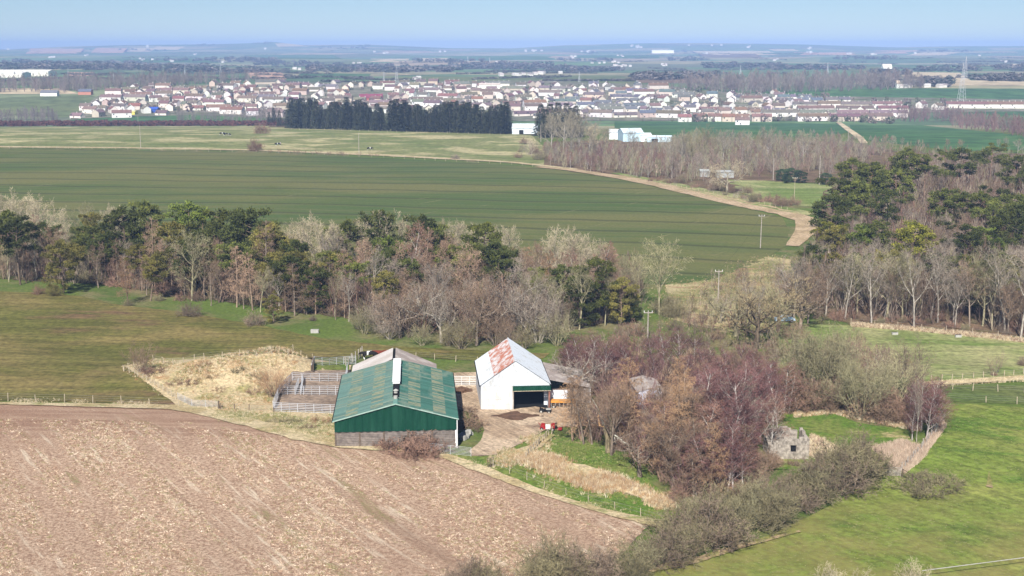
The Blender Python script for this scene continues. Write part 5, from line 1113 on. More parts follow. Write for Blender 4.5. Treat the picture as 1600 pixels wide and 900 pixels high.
# ---------------------------------------------------------------- cattle
def cow_mesh():
    sk = [((-.95, 0, 1.12), .30, None), ((-.4, 0, 1.08), .36, 0), ((.25, 0, 1.06), .36, 1), ((.75, 0, 1.12), .30, 2), ((1.1, 0, 1.15), .19, 3), ((1.38, 0, 1.08), .15, 4), ((1.68, 0, .88), .095, 5),
          ((-.95, .2, .78), .15, 0), ((-.88, .22, .48), .08, 7), ((-.98, .22, .05), .06, 8), ((-.95, -.2, .78), .15, 0), ((-1.1, -.22, .48), .08, 10), ((-1.15, -.22, .05), .06, 11),
          ((.7, .2, .7), .12, 3), ((.72, .2, .4), .075, 13), ((.72, .2, .05), .055, 14), ((.75, -.2, .7), .12, 3), ((.85, -.2, .4), .075, 16), ((.82, -.2, .05), .055, 17), ((-1.28, 0, 1.05), .04, 0), ((-1.32, 0, .55), .03, 19), ((1.3, .2, 1.2), .04, 5), ((1.3, -.2, 1.2), .04, 5)]
    me = bpy.data.meshes.new('cow'); me.from_pydata([s[0] for s in sk], [(s[2], i) for i, s in enumerate(sk) if s[2] is not None], [])
    o = bpy.data.objects.new('tmp', me); COL.objects.link(o); md = o.modifiers.new('s', 'SKIN'); o.modifiers.new('u', 'SUBSURF').levels = 1
    for i, s in enumerate(sk): me.skin_vertices[0].data[i].radius = (s[1], s[1])
    me.skin_vertices[0].data[1].use_root = True
    dg = bpy.context.evaluated_depsgraph_get(); r = bpy.data.meshes.new_from_object(o.evaluated_get(dg)); bpy.data.objects.remove(o); return r
cm_ = cow_mesh()
def cow(px, py, rz, mat, label, k=1.0):
    me = cm_.copy(); me.materials.clear(); me.materials.append(M[mat]); me.materials.append(M['white_paint'])
    for p in me.polygons: p.material_index = 1 if (p.center.x > 1.15 and mat == 'brown_hide') or (mat == 'black_hide' and (.0 < p.center.x < .45 or p.center.z < .4)) or (mat == 'brown_hide' and p.center.z < .35) else 0
    p = P(px, py); o = thing('cow', label, 'cow', (p.x, p.y, p.z), rz, 'grazing cattle', data=me, scale=k); return o
cow(577, 562, R(185), 'black_hide', 'dark white-backed cow standing by the grey barn ridge', 1.2); cow(591, 561, R(170), 'brown_hide', 'red-brown cow beside the dark cow behind the barn', 1.2); cow(601, 560, R(200), 'brown_hide', 'rightmost red-brown cow behind the grey barn roof', 1.15)
for i, (x, y, m) in enumerate([(347, 211, 'black_hide'), (352, 212, 'black_hide'), (358, 212.5, 'black_hide'), (434, 228, 'black_hide'), (438, 227, 'brown_hide'), (578, 235, 'black_hide')]):
    cow(x, y, R(i * 70), m, ['leftmost of three dark cows grazing in the straw pasture', 'middle of three dark cows grazing in the straw pasture', 'rightmost of three dark cows grazing in the straw pasture', 'black and white cow left of the pair by the gappy hedge', 'brown cow right of the pair by the gappy hedge', 'black and white cow alone beside the power pole'][i], 1.3)
# ---------------------------------------------------------------- the town
TV = {}
def house_meshes(n, w=6.6, d=8.0, h=5.0, rise=2.8, hip=False):
    """meshes of a terrace of n houses: wall, roof, chimneys, window, door; front faces -y"""
    key = (n, w, d, h, rise)
    if key in TV: return TV[key]
    L = n * w; wl = MB(); i = 0
    wl.v = [(-L / 2, -d / 2, -3), (L / 2, -d / 2, -3), (L / 2, d / 2, -3), (-L / 2, d / 2, -3), (-L / 2, -d / 2, h), (L / 2, -d / 2, h), (L / 2, d / 2, h), (-L / 2, d / 2, h), (-L / 2, 0, h + rise), (L / 2, 0, h + rise)]
    wl.f = [(0, 1, 5, 4), (2, 3, 7, 6), (1, 2, 6, 9, 5), (3, 0, 4, 8, 7)]
    rf = MB(); o = .35; k = rise / (d / 2)
    for s in (-1, 1):
        rf.box(-L / 2 - .2, 0, -.0, L / 2 + .2, math.hypot(d / 2 + o, (d / 2 + o) * k), .22, Matrix.Translation((0, s * (d / 2 + o), h - o * k)) @ (Matrix.Rotation(math.atan(k), 4, 'X') if s < 0 else Matrix.Rotation(math.pi, 4, 'Z') @ Matrix.Rotation(math.atan(k), 4, 'X')))
    ch = MB(); ch.box(-.35, -.35, h + rise - .6, .35, .35, h + rise + 1.1)
    wn = MB(); wn.box(-.65, -.06, 0, .65, .02, 1.25); dr = MB(); dr.box(-.5, -.06, 0, .5, .02, 2.1)
    TV[key] = (wl.mesh('wall', M['objcol']), rf.mesh('roof', M['roof_tile']), ch.mesh('chimney', M['objcol']), wn.mesh('window', M['glass_dark']), dr.mesh('door', M['dark_wood'])); return TV[key]
WC = [(.72, .69, .63), (.68, .64, .57), (.58, .51, .43), (.75, .72, .67), (.50, .42, .35), (.67, .64, .61)]
RC = [(.15, .105, .09), (.17, .125, .105), (.20, .115, .095), (.15, .135, .13), (.13, .13, .145), (.18, .15, .135)]
RN = ['brown', 'brown', 'red-brown', 'grey', 'slate', 'dull brown']
HN = [0]
def house(px, py, n, rz, wc, rc, area, w=6.6, d=8.0, h=5.0, rise=2.8, name='house', win=True, label=None, cat='house', p=None):
    p = p or P(px, py); ms = house_meshes(n, w, d, h, rise); HN[0] += 1
    kind = ('terrace of %s pale houses' % ['', 'one', 'two', 'three', 'four', 'five', 'six', 'seven', 'eight'][n]) if n > 2 else ('pale semi-detached pair' if n == 2 else 'single pale house')
    o = thing(name, label or '', cat, tuple(p), rz, 'houses of the ' + area)
    HL.append((o, px, py, kind, RN[RC.index(rc)] if rc in RC else 'coloured', area, bool(label)))
    wcol = tuple(c * rnd.uniform(.93, 1.05) for c in wc) + (1,); rcol = tuple(c * rnd.uniform(.85, 1.2) for c in rc) + (1,)
    link('wall', ms[0], o, color=wcol); link('roof', ms[1], o, color=rcol)
    for k in range(n):
        link('chimney', ms[2], o, ((k - n / 2 + .95) * w if n > 1 else w * .35, 0, 0), color=tuple(c * .8 for c in wc) + (1,))
        if win and HN[0] % 1 == 0:
            x = (k - n / 2 + .5) * w
            if n <= 8 and py > 150 and k % 2 == 0: link('window', ms[3], o, (x - w * .22, -d / 2, 3.1)); link('window', ms[3], o, (x + w * .22, -d / 2, .8))
    return o
HL = []
TOWN = [(112, 187), (150, 158), (188, 141), (290, 137), (420, 131), (560, 129), (700, 131), (830, 133), (1030, 138), (1070, 148), (1240, 155), (1240, 184), (1000, 186), (960, 184), (700, 186), (440, 184), (300, 177), (180, 186)]
rt = random.Random(11)
rows = []
y = 188.0
while y > 131: rows.append(y); y -= 4.3 + (y - 130) * .035
for ri, yy in enumerate(rows):
    x = 105 + rt.uniform(0, 14)
    while x < 1240:
        n = rt.choice([1, 1, 2, 2, 2, 3, 4, 4]); y2 = yy + rt.uniform(-2.2, 2.2) + 2.5 * math.sin(x / 70)
        s = 2000 / 1500.0 * (y2 - 40) / 115
        gable = rt.random() < .38
        wpx = (8 if gable and n <= 2 else n * 6.6) * 1.36
        if inside(x + wpx / 2, y2, TOWN) and not (450 < x < 800 and y2 > 178) and not (545 < x < 600 and 140 < y2 < 158):
            rz = rt.uniform(-.5, .35) if not gable else R(90) + rt.uniform(-.6, .6)
            if gable: n = min(n, 2)
            west = x < 430; area = 'western estate of the town' if west else ('middle of the town' if x < 840 else 'eastern half of the town')
            rc = RC[rt.choice([0, 0, 1, 1, 2, 5]) if x < 850 else rt.choice([0, 1, 2, 3, 3, 4, 5, 4])]
            house(x + wpx / 2, y2, n, rz, rt.choice(WC), rc, area, h=rt.choice([4.6, 5.2, 5.2, 2.8]))
        x += wpx * (1.0 if gable else 1.0) + rt.uniform(1, 8)
# right-hand part: long terraces
for (x0, x1, yy, rc, k) in [(1246, 1370, 189, 0, 5), (1190, 1360, 183, 5, 6), (1245, 1420, 176, 0, 6), (1240, 1380, 169, 1, 5), (1230, 1320, 163, 4, 2), (1480, 1660, 170, 2, 7), (1200, 1260, 158, 4, 2), (1060, 1190, 190, 2, 3), (1150, 1180, 196, 1, 2)]:
    x = x0
    while x < x1:
        n = min(8, rt.choice([k, max(1, k - 1), k])); wpx = n * 6.6 * (1.45 if yy > 175 else 1.3)
        if yy < 200 and not (1060 <= x0 < 1200 and yy > 192 and x > 1160): house(x + wpx / 2, yy + rt.uniform(-.8, .8), n, rt.uniform(-.12, .12), rt.choice(WC[:4]), RC[rc], 'right-hand end of the town')
        x += wpx + rt.uniform(1, 7)
for (x, yy, n, a) in [(1325, 181, 2, 1.2), (1292, 186, 1, .9), (1400, 172, 2, .9), (1465, 172, 2, .7), (1210, 150, 1, .6), (1345, 178, 2, 1.2), (1390, 183, 1, 1.4), (1440, 169, 2, .8), (1260, 158, 2, .4), (1245, 165, 2, .5), (1180, 168, 2, .5)]:
    house(x, yy, n, a, WC[0], RC[1], 'right-hand end of the town')
# large buildings
plain('school_red', (.36, .10, .08, 1), .8, .12, .1)
house(580, 159, 3, .05, (.36, .11, .09), (.20, .05, .075), 'middle of the town', w=9, d=12, h=5, rise=4, label='large dark-red school hall with maroon roof in the town', cat='hall', name='school_hall')
house(765, 141, 3, 0, (.75, .72, .68), (.55, .50, .45), 'middle of the town', w=9, d=12, h=7, rise=2, label='long pale flat-looking hall at the top of the town', cat='hall', name='long_hall')
house(948, 172, 3, .05, (.80, .78, .74), (.15, .13, .14), 'eastern half of the town', w=9, d=12, h=5, rise=2.5, name='long_hall', cat='hall', label='wide dark-roofed hall in the eastern town')
# sheds and works
def works(px, py, wpx, d, h, rise, wall, rf, label, rz=0.0, name='warehouse', opening=None):
    p = P(px, py); wm = wpx / ppm(p); o = thing(name, label, 'warehouse', tuple(p), rz); ms = house_meshes(1, round(wm, 1), d, h, rise)
    link('wall', ms[0], o, color=wall + (1,)); link('roof', ms[1], o, color=rf + (1,))
    if opening: mb = MB(); mb.box(opening[0], -d / 2 - .15, 0, opening[1], -d / 2 + .1, h * .75); part('doorway', mb, 'dark', o)
    return o
works(820, 209, 40, 18, 4.2, 2.6, (.66, .74, .80), (.62, .68, .70), 'pale blue shed at the right end of the dark plantation', opening=(-4, -1))
works(985, 220, 32, 18, 5.5, 2.2, (.48, .66, .76), (.58, .68, .74), 'tall pale blue shed behind the bare trees', R(6)); works(1008, 220.5, 16, 14, 4.2, .8, (.74, .84, .88), (.80, .84, .86), 'narrow white-blue shed joining the two blue sheds')
works(1030, 221.5, 38, 10, 3, .8, (.60, .80, .90), (.66, .80, .88), 'low long pale blue shed with a dark doorway', R(-4), opening=(-5, -1)); works(965, 217, 26, 12, 4.5, 1.5, (.78, .82, .84), (.75, .78, .8), 'white shed half hidden at the left of the blue sheds', R(-6))
works(40, 119, 84, 40, 8, 3, (.80, .76, .66), (.72, .70, .64), 'long pale warehouse with white roof at the far left', name='warehouse'); works(12, 121, 60, 40, 7, 2, (.80, .76, .68), (.74, .73, .70), 'second long pale warehouse before the first at the far left')
works(1035, 83, 34, 60, 12, 5, (.85, .84, .80), (.80, .80, .78), 'long white sheds on the far ridge'); works(78, 150, 26, 9, 4, 3, (.85, .84, .80), (.16, .16, .18), 'white cottage with slate roof on the left field edge', name='cottage'); works(134, 148, 20, 9, 4, 3, (.45, .20, .14), (.12, .13, .17), 'low brick farmstead with blue-black roof on the left field', name='farmstead')
works(1402, 138, 5, 8, 6, 4, (.85, .84, .80), (.5, .4, .3), 'small white house below the hilltop farm', name='cottage'); works(240, 176, 16, 12, 4, 2, (.03, .08, .35), (.04, .10, .45), 'bright blue small building in the western estate', name='blue_hall'); works(205, 179, 16, 12, 3, 1, (.70, .62, .12), (.65, .60, .25), 'low yellow building beside the western estate', name='yellow_hall')
works(1132, 277, 26, 6, 2.6, .4, (.36, .38, .38), (.36, .38, .38), 'low grey static caravan by the track', name='static_caravan'); works(1100, 276, 14, 6, 2.6, .6, (.36, .37, .35), (.4, .42, .4), 'small pale cabin left of the grey caravan', name='cabin'); works(1028, 270, 8, 6, 2.6, 1, (.62, .42, .34), (.7, .5, .42), 'small pinkish cabin in the reddish wood', name='cabin')
# farmsteads and hamlets beyond the town
plain('farm_wall', (.82, .81, .78, 1), .8, .05)
fr = random.Random(21); far_spots = []
for (x, y, n, sx) in [(75, 90, 5, 14), (225, 94, 6, 14), (268, 96, 5, 12), (130, 100, 5, 16), (170, 101, 8, 14), (230, 73, 3, 4), (15, 77, 2, 6), (560, 99, 4, 8), (830, 80, 8, 16), (918, 81, 7, 14), (970, 88, 5, 10), (950, 98, 9, 18), (970, 104, 10, 16), (1035, 102, 7, 12), (900, 90, 5, 8), (820, 118, 8, 20),
                     (860, 116, 8, 20), (985, 73, 6, 14), (1000, 75, 4, 10), (1075, 71, 2, 4), (1170, 74, 5, 10), (1120, 72, 3, 8), (1100, 84, 4, 12), (1265, 76, 3, 4), (1215, 94, 4, 8), (1390, 111, 6, 10), (1375, 110, 2, 3), (1450, 109, 4, 10), (1325, 85, 4, 8), (1365, 86, 4, 5), (1570, 97, 4, 6), (1460, 136, 8, 22), (1420, 137, 5, 12), (595, 83, 4, 8), (690, 82, 5, 12), (415, 76, 2, 6),
                     (1430, 85, 2, 6), (655, 124, 3, 10), (785, 118, 4, 8), (460, 109, 4, 8), (300, 86, 3, 8), (350, 98, 3, 8), (130, 88, 3, 12), (780, 98, 4, 12), (1260, 83, 4, 10), (1530, 88, 2, 8)]:
    for k in range(int(n * .75)): far_spots.append((x + fr.gauss(0, sx * .55), y + fr.uniform(-1.2, 1.2)))
for i, (x, y) in enumerate(far_spots):
    p = P(x, y); s = min(1.25, max(.6, p.y / 6500)); ms = house_meshes(1, 12.0, 8.0, 5.0, 3.0)
    o = thing('farmhouse', 'tiny white farm building scattered over the far hills', 'house', tuple(p), fr.uniform(-.6, .6), 'far farm buildings', scale=s)
    link('wall', ms[0], o, color=(.60, .58, .54, 1)); link('roof', ms[1], o, color=(fr.choice([(.50, .49, .47, 1), (.45, .40, .38, 1), (.25, .22, .22, 1)])))
works(1385, 113, 14, 14, 10, 6, (.88, .87, .82), (.65, .6, .5), 'large white farmhouse on the wooded hilltop right of centre', name='hilltop_farm')
# pylons
def pylon(px, pb, pt, label):
    p = P(px, pb); H = size(p, pb - pt); o = thing('pylon', label, 'pylon', tuple(p), 0, 'electricity pylons'); t = max(.16, p.y / 14000); w = H * .09
    mb = MB()
    for sx in (-1, 1):
        for sy in (-1, 1): mb.tube([(sx * w, sy * w, 0), (sx * w * .35, sy * w * .35, H * .6), (0, 0, H)], t, 3)
    for k in range(6):
        z = H * .1 * k; z2 = z + H * .1; a = w * (1 - .65 * k / 6); b = w * (1 - .65 * (k + 1) / 6)
        for sy in (-1, 1): mb.tube([(-a, sy * a, z), (b, sy * b, z2)], t * .6, 3); mb.tube([(a, sy * a, z), (-b, sy * b, z2)], t * .6, 3)
    part('tower', mb, 'steel', o)
    for z, L in ((.68, .16), (.80, .20), (.92, .13)): m2 = MB(); m2.tube([(-L * H, 0, z * H), (0, 0, z * H + H * .03), (L * H, 0, z * H)], t * .8, 3); part('crossarm', m2, 'steel', o)
for (x, b, t, l) in [(1502, 159, 98, 'tall steel pylon before the terraces at the right'), (905, 129, 112, 'steel pylon on the olive field behind the town'), (620, 132, 100, 'slim steel pylon behind the middle of the town'), (345, 121, 99, 'steel pylon beyond the western estate'), (289, 117, 104, 'smaller steel pylon left of the western one'), (178, 133, 115, 'white mast with round head in the left woods'),
                     (107, 122, 106, 'faint steel pylon above the far left warehouse'), (731, 98, 88, 'far small pylon on the middle hills'), (765, 99, 90, 'far small pylon right of the middle hills'), (1293, 116, 98, 'faint steel pylon above the estate wood'), (1508, 124, 88, 'faint tall pylon behind the nearer right one'), (600, 130, 112, 'faint pylon left of the slim middle one'), (1157, 116, 102, 'faint small pylon on the right-hand hills')]:
    pylon(x, b, t, l)
# ---------------------------------------------------------------- masses nobody could count
def mass_mat():
    t = NT('mass_twigs'); at = t.n('ShaderNodeAttribute', attribute_name='tint')
    M['mass_twigs'] = t.out(at.outputs['Color'], .95)
mass_mat()
def mass(name, protos, places, label, cat='undergrowth'):
    """places: (x, y, z, height, width, rotation, colour); protos: arrays of triangles of unit height"""
    V = []; Cc = []
    for i, (x, y, z, h, w, a, c) in enumerate(places):
        pv = protos[i % len(protos)]; ca, sa = math.cos(a), math.sin(a)
        X = (pv[:, 0] * ca - pv[:, 1] * sa) * w + x; Y = (pv[:, 0] * sa + pv[:, 1] * ca) * w + y; Zz = pv[:, 2] * h + z
        V.append(np.stack([X, Y, Zz], 1)); Cc.append(np.tile(np.array(c + (1,)), (len(pv), 1)) * np.repeat(np.random.uniform(.7, 1.3, (len(pv) // 3, 1)), 3, 0))
    V = np.concatenate(V); Cc = np.concatenate(Cc); n = len(V)
    me = bpy.data.meshes.new(name); me.vertices.add(n); me.vertices.foreach_set('co', V.astype(np.float32).ravel())
    me.loops.add(n); me.loops.foreach_set('vertex_index', np.arange(n, dtype=np.int32)); me.polygons.add(n // 3); me.polygons.foreach_set('loop_start', np.arange(0, n, 3, dtype=np.int32)); me.update(calc_edges=True)
    ca_ = me.color_attributes.new('tint', 'FLOAT_COLOR', 'POINT'); ca_.data.foreach_set('color', Cc.astype(np.float32).ravel()); me.materials.append(M['mass_twigs'])
    o = link(name, me, kind='stuff'); o['label'] = label; o['category'] = cat; return o
def proto_tree(seed, n=90, low=.15, wd=.34, w=.018):
    r = random.Random(seed); mb = MB()
    for k in range(6): a = k * 1.05; mb.rib((0, 0, 0), (math.cos(a) * wd * .6, math.sin(a) * wd * .6, r.uniform(.6, .95)), .03, r)
    for k in range(n):
        a = r.uniform(0, 6.28); z = low + (1 - low) * r.random() ** .8; q = wd * math.sin(math.pi * min(.97, (z - low + .15) / (1.15 - low))) * r.random() ** .5
        p = Vector((math.cos(a) * q * .7, math.sin(a) * q * .7, z - .10)); e = Vector((math.cos(a) * q * 1.2, math.sin(a) * q * 1.2, z + .06)); mb.rib(p, e, w, r)
    return np.array([mb.v[i] for f in mb.f for i in f])
def proto_blob(seed, n=40, s=.22):
    r = random.Random(seed); mb = MB()
    for k in range(n):
        v = rvec(r).normalized(); c = Vector((v.x * .42, v.y * .42, .5 + v.z * .45)); d = rvec(r).normalized() * s; e = rvec(r).normalized() * s; mb.tri(tuple(c + d), tuple(c - d * .6 + e), tuple(c - e))
    return np.array(mb.v)
def proto_tuft(seed, n=13, lean=.5, w=.055):
    r = random.Random(seed); mb = MB()
    for k in range(n):
        a = r.uniform(0, 6.28); l = r.uniform(.1, lean); b = Vector((r.uniform(-.25, .25), r.uniform(-.25, .25), -.05)); mb.rib(b, b + Vector((math.cos(a) * l, math.sin(a) * l, r.uniform(.6, 1.0))), w * 1.6, r)
    return np.array(mb.v)
TREES = [proto_tree(300 + i) for i in range(5)]; BLOBS = [proto_blob(310 + i) for i in range(5)]; TUFTS = [proto_tuft(320 + i) for i in range(6)]; SAPS = [proto_tree(330 + i, 70, .05, .42, .016) for i in range(5)]
def area(poly, n, seed, hm, wk, cols, cj=.15, ymin=0, py_w=True):
    r = random.Random(seed); xs = [p[0] for p in poly]; ys = [p[1] for p in poly]; out = []; t = 0
    while len(out) < n and t < n * 12:
        t += 1; x, y = r.uniform(min(xs), max(xs)), r.uniform(min(ys), max(ys))
        if not inside(x, y, poly): continue
        p = P(x, y); h = r.uniform(*hm); c = r.choice(cols); f = 1 + r.uniform(-cj, cj); out.append((p.x, p.y, p.z - .03, h, h * wk * r.uniform(.8, 1.3), r.uniform(0, 6.28), tuple(k * f for k in c)))
    return out
def gfast(poly, n, seed, hm, wk, cols, cj=.18, clump=0.0, spill=0.0):
    """like area(), but lays the points out on the ground instead of along sight lines"""
    g = [(q.x, q.y) for q in (P(a, b) for a, b in poly)]; r = random.Random(seed); xs = [p[0] for p in g]; ys = [p[1] for p in g]; out = []; t = 0; X = []; Y = []
    while len(X) < n and t < n * 20:
        t += 1; x, y = r.uniform(min(xs), max(xs)), r.uniform(min(ys), max(ys))
        if clump and math.sin(x / 1.9 + seed) * math.sin(y / 2.3 + x / 5) + .4 * math.sin(x / .7) * math.sin(y / .9) < clump * r.uniform(-1, 1): continue
        if inside(x, y, g):
            if spill: x += r.gauss(0, spill); y += r.gauss(0, spill)
            X.append(x); Y.append(y)
    Z = terrain(np.array(X), np.array(Y))
    for x, y, z in zip(X, Y, Z):
        h = r.uniform(*hm); c = r.choice(cols); f = 1 + r.uniform(-cj, cj); x += 0; out.append((x, y, float(z) - .02, h, h * wk * r.uniform(.8, 1.3), r.uniform(0, 6.28), tuple(k * f for k in c)))
    return out
STRAW = [(.64, .53, .35), (.52, .40, .24), (.72, .63, .45)]; RUSTY = [(.40, .24, .12), (.50, .34, .19)]; GRN = [(.14, .20, .05), (.20, .22, .07)]
pl = gfast([(200, 575), (242, 564), (440, 553), (488, 562), (455, 585), (428, 622), (426, 645), (345, 642), (290, 628), (250, 605)], 9500, 1, (.25, .6), 1.0, STRAW + STRAW + RUSTY + RUSTY + GRN, .3, .35, 1.0)
pl += gfast([(300, 640), (430, 648), (532, 650), (528, 692), (470, 686), (400, 666), (330, 650)], 6500, 2, (.25, .55), 1.0, STRAW + GRN + [(.30, .30, .13)], .2, .2, .8)
mass('tall_dry_grass', TUFTS, pl, 'tall straw-coloured grass on the mound beside the cattle pens', 'grass')
pl = gfast([(800, 716), (850, 712), (900, 728), (960, 748), (1030, 775), (1050, 795), (1000, 785), (930, 765), (870, 742)], 6500, 3, (.4, .9), .8, STRAW + RUSTY + RUSTY + [(.45, .33, .24)], .25, .2, .8)
pl += gfast([(862, 680), (838, 684), (790, 708), (765, 722), (800, 728), (845, 705)], 3200, 4, (.3, .7), .9, STRAW + RUSTY + GRN, .25, .1, .8)
mass('tall_dry_grass', TUFTS, pl, 'tall pale dry grass on the bank below the farmyard', 'grass')
pl = gfast([(-20, 627), (275, 635), (330, 646), (400, 662), (470, 682), (540, 695), (640, 702), (700, 715), (760, 736), (850, 770), (950, 802), (1045, 822), (1045, 815), (950, 797), (850, 765), (765, 730), (700, 708), (640, 695), (540, 688), (470, 676), (400, 655), (330, 638), (275, 631), (-20, 623)], 8000, 5, (.2, .45), 1.0, STRAW + [(.32, .30, .13)], .2, .1, .5)
mass('field_edge_grass', TUFTS, pl, 'strip of pale dry grass along the brown field edge', 'grass')
pl = gfast([(1360, 700), (1410, 690), (1440, 700), (1470, 655), (1478, 668), (1440, 720), (1412, 742), (1395, 735)], 3500, 6, (.4, 1.0), .7, [(.52, .40, .30), (.44, .32, .24), (.60, .48, .36)], .2)
pl += gfast([(1240, 655), (1300, 648), (1400, 668), (1440, 675), (1440, 662), (1300, 640), (1240, 645)], 1800, 7, (.3, .7), .9, STRAW + RUSTY, .2)
pl += gfast([(1265, 680), (1290, 690), (1340, 720), (1280, 722), (1264, 715)], 1500, 8, (.3, .9), .9, STRAW + [(.45, .3, .24)], .2)
mass('reeds', TUFTS, pl, 'dense pinkish-straw reeds along the paddock edge', 'reeds')
pl = gfast([(1040, 445), (1110, 438), (1200, 400), (1240, 405), (1250, 480), (1230, 525), (1130, 525), (1050, 505)], 6000, 9, (.25, .6), 1.0, [(.52, .42, .26), (.42, .32, .18), (.34, .24, .14)] + GRN, .25, .25, 3)
mass('slope_grass', TUFTS, pl, 'rough dry grass covering the slope behind the gnarled oak', 'grass')
pl = gfast([(1450, 598), (1700, 585), (1700, 592), (1450, 605)], 1800, 10, (.3, .6), 1, STRAW, .2) + gfast([(1330, 512), (1420, 518), (1500, 526), (1700, 548), (1700, 541), (1500, 519), (1330, 505)], 4000, 11, (.3, .9), 1, STRAW + [(.34, .22, .15), (.26, .17, .12)], .2)
mass('lane_grass', TUFTS, pl, 'dry grass along the field lane and the wood foot', 'grass')
# stubble lumps in the ploughed field, in rows
r = random.Random(5); X, Y = [], []
g = [(q.x, q.y) for q in (P(a, b) for a, b in [(-60, 655), (300, 660), (520, 706), (760, 750), (990, 830), (930, 905), (930, 960), (-60, 960)])]
xs = [p[0] for p in g]; ys = [p[1] for p in g]; dr = Vector((15.4, -23)).normalized(); nr = Vector((-dr.y, dr.x))
while len(X) < 26000:
    x, y = r.uniform(min(xs), max(xs)), r.uniform(min(ys), max(ys)); u = x * nr.x + y * nr.y; v = x * dr.x + y * dr.y
    if math.sin(u * 1.15 + .6 * math.sin(v / 9)) + .9 * math.sin(u / 3.1 + 2 * math.sin(v / 23)) + .6 * math.sin(v / 5 + u / 4) < r.uniform(-1.2, 1.9): continue
    if inside(x, y, g): X.append(x); Y.append(y)
Z = terrain(np.array(X), np.array(Y)); pl = []
CL = [(.66, .52, .38), (.58, .44, .31), (.72, .60, .46), (.30, .18, .12), (.40, .26, .18), (.28, .27, .11)]
for x, y, z in zip(X, Y, Z): h = r.uniform(.10, .24); pl.append((x, y, float(z) + .05, h, r.uniform(.25, .55), r.uniform(0, 6.28), r.choice(CL)))
mass('stubble', [proto_tuft(340 + i, 5, 1.0, .16) for i in range(5)], pl, 'pale stubble and turned clods scattered over the brown field', 'stubble')
# short grass tussocks in the near pastures
pl = gfast([(775, 727), (840, 690), (870, 675), (960, 700), (1010, 745), (1050, 800), (1050, 822), (950, 800), (850, 765)], 5000, 22, (.1, .35), 1.4, [(.12, .19, .035), (.17, .22, .05), (.30, .28, .12), (.10, .155, .03)], .2) + gfast([(1225, 650), (1300, 648), (1340, 664), (1410, 674), (1438, 700), (1405, 738), (1280, 733), (1265, 690)], 3000, 23, (.1, .3), 1.6, [(.13, .19, .04), (.19, .21, .06), (.32, .29, .13)], .2)
pl += gfast([(1000, 900), (1200, 840), (1300, 792), (1370, 748), (1420, 745), (1480, 660), (1640, 640), (1640, 930), (1000, 930)], 13000, 12, (.08, .2), 2.2, [(.15, .20, .045), (.11, .17, .03), (.26, .26, .10), (.20, .22, .07)], .2)
mass('pasture_tussocks', [proto_tuft(350 + i, 5, .9, .16) for i in range(5)], pl, 'short uneven grass tussocks in the bright near pasture', 'grass')
# undergrowth and saplings inside the shelterbelt and the woods
BR = [(.20, .15, .115), (.27, .22, .165), (.15, .105, .08), (.22, .19, .11), (.17, .10, .078)]
pl = gfast([(0, 400), (300, 405), (560, 415), (560, 500), (420, 485), (200, 452), (0, 440)], 800, 13, (2, 8.5), .8, BR) + gfast([(560, 415), (1000, 440), (1000, 500), (900, 512), (830, 535), (640, 530), (560, 510)], 1000, 14, (2, 9), .8, BR)
mass('belt_saplings', SAPS, pl, 'tangled saplings and undergrowth beneath the shelterbelt trees')
pl = gfast([(1235, 490), (1330, 500), (1480, 512), (1860, 555), (1860, 300), (1420, 250), (1310, 310), (1290, 395), (1250, 440)], 2500, 15, (3, 12), .7, BR + BR + [(.34, .28, .22)])
mass('wood_saplings', SAPS, pl, 'tangled saplings and undergrowth beneath the right wood')
pl = gfast([(880, 580), (1000, 590), (1180, 600), (1240, 635), (1185, 680), (1165, 765), (1060, 785), (1020, 740), (960, 700), (900, 690), (960, 650)], 900, 16, (1.5, 6), .9, [(.20, .135, .11), (.25, .17, .12), (.20, .11, .105), (.31, .22, .15), (.19, .105, .105)])
mass('copse_saplings', SAPS, pl, 'tangled brown saplings and brambles inside the copse')
pl = gfast([(855, 240), (1010, 235), (1060, 222), (1300, 222), (1400, 235), (1300, 275), (1140, 278), (1100, 287), (1000, 280), (858, 262)], 900, 17, (4, 9.5), .75, [(.27, .24, .17), (.24, .18, .14), (.30, .27, .18), (.22, .14, .12), (.22, .19, .16), (.25, .25, .15)])
mass('mid_woodland', TREES, pl, 'scrubby leafless woodland beyond the field track', 'woodland')
pl = gfast([(1090, 560), (1240, 520), (1260, 600), (1200, 610), (1060, 500), (1120, 440), (1230, 420), (1250, 500)], 260, 26, (1.5, 5), .8, BR + [(.33, .27, .16)])
pl += gfast([(1240, 560), (1340, 540), (1440, 600), (1470, 660), (1380, 655), (1250, 640)], 300, 27, (1.5, 4.5), .9, [(.24, .15, .13), (.28, .20, .13), (.22, .14, .12), (.30, .26, .15)])
pl += gfast([(905, 545), (1000, 512), (1100, 500), (1110, 560), (1010, 580), (930, 575)], 150, 28, (1, 3.5), .9, BR)
mass('slope_scrub', SAPS, pl, 'low tangled scrub on the slope and inside the thicket')
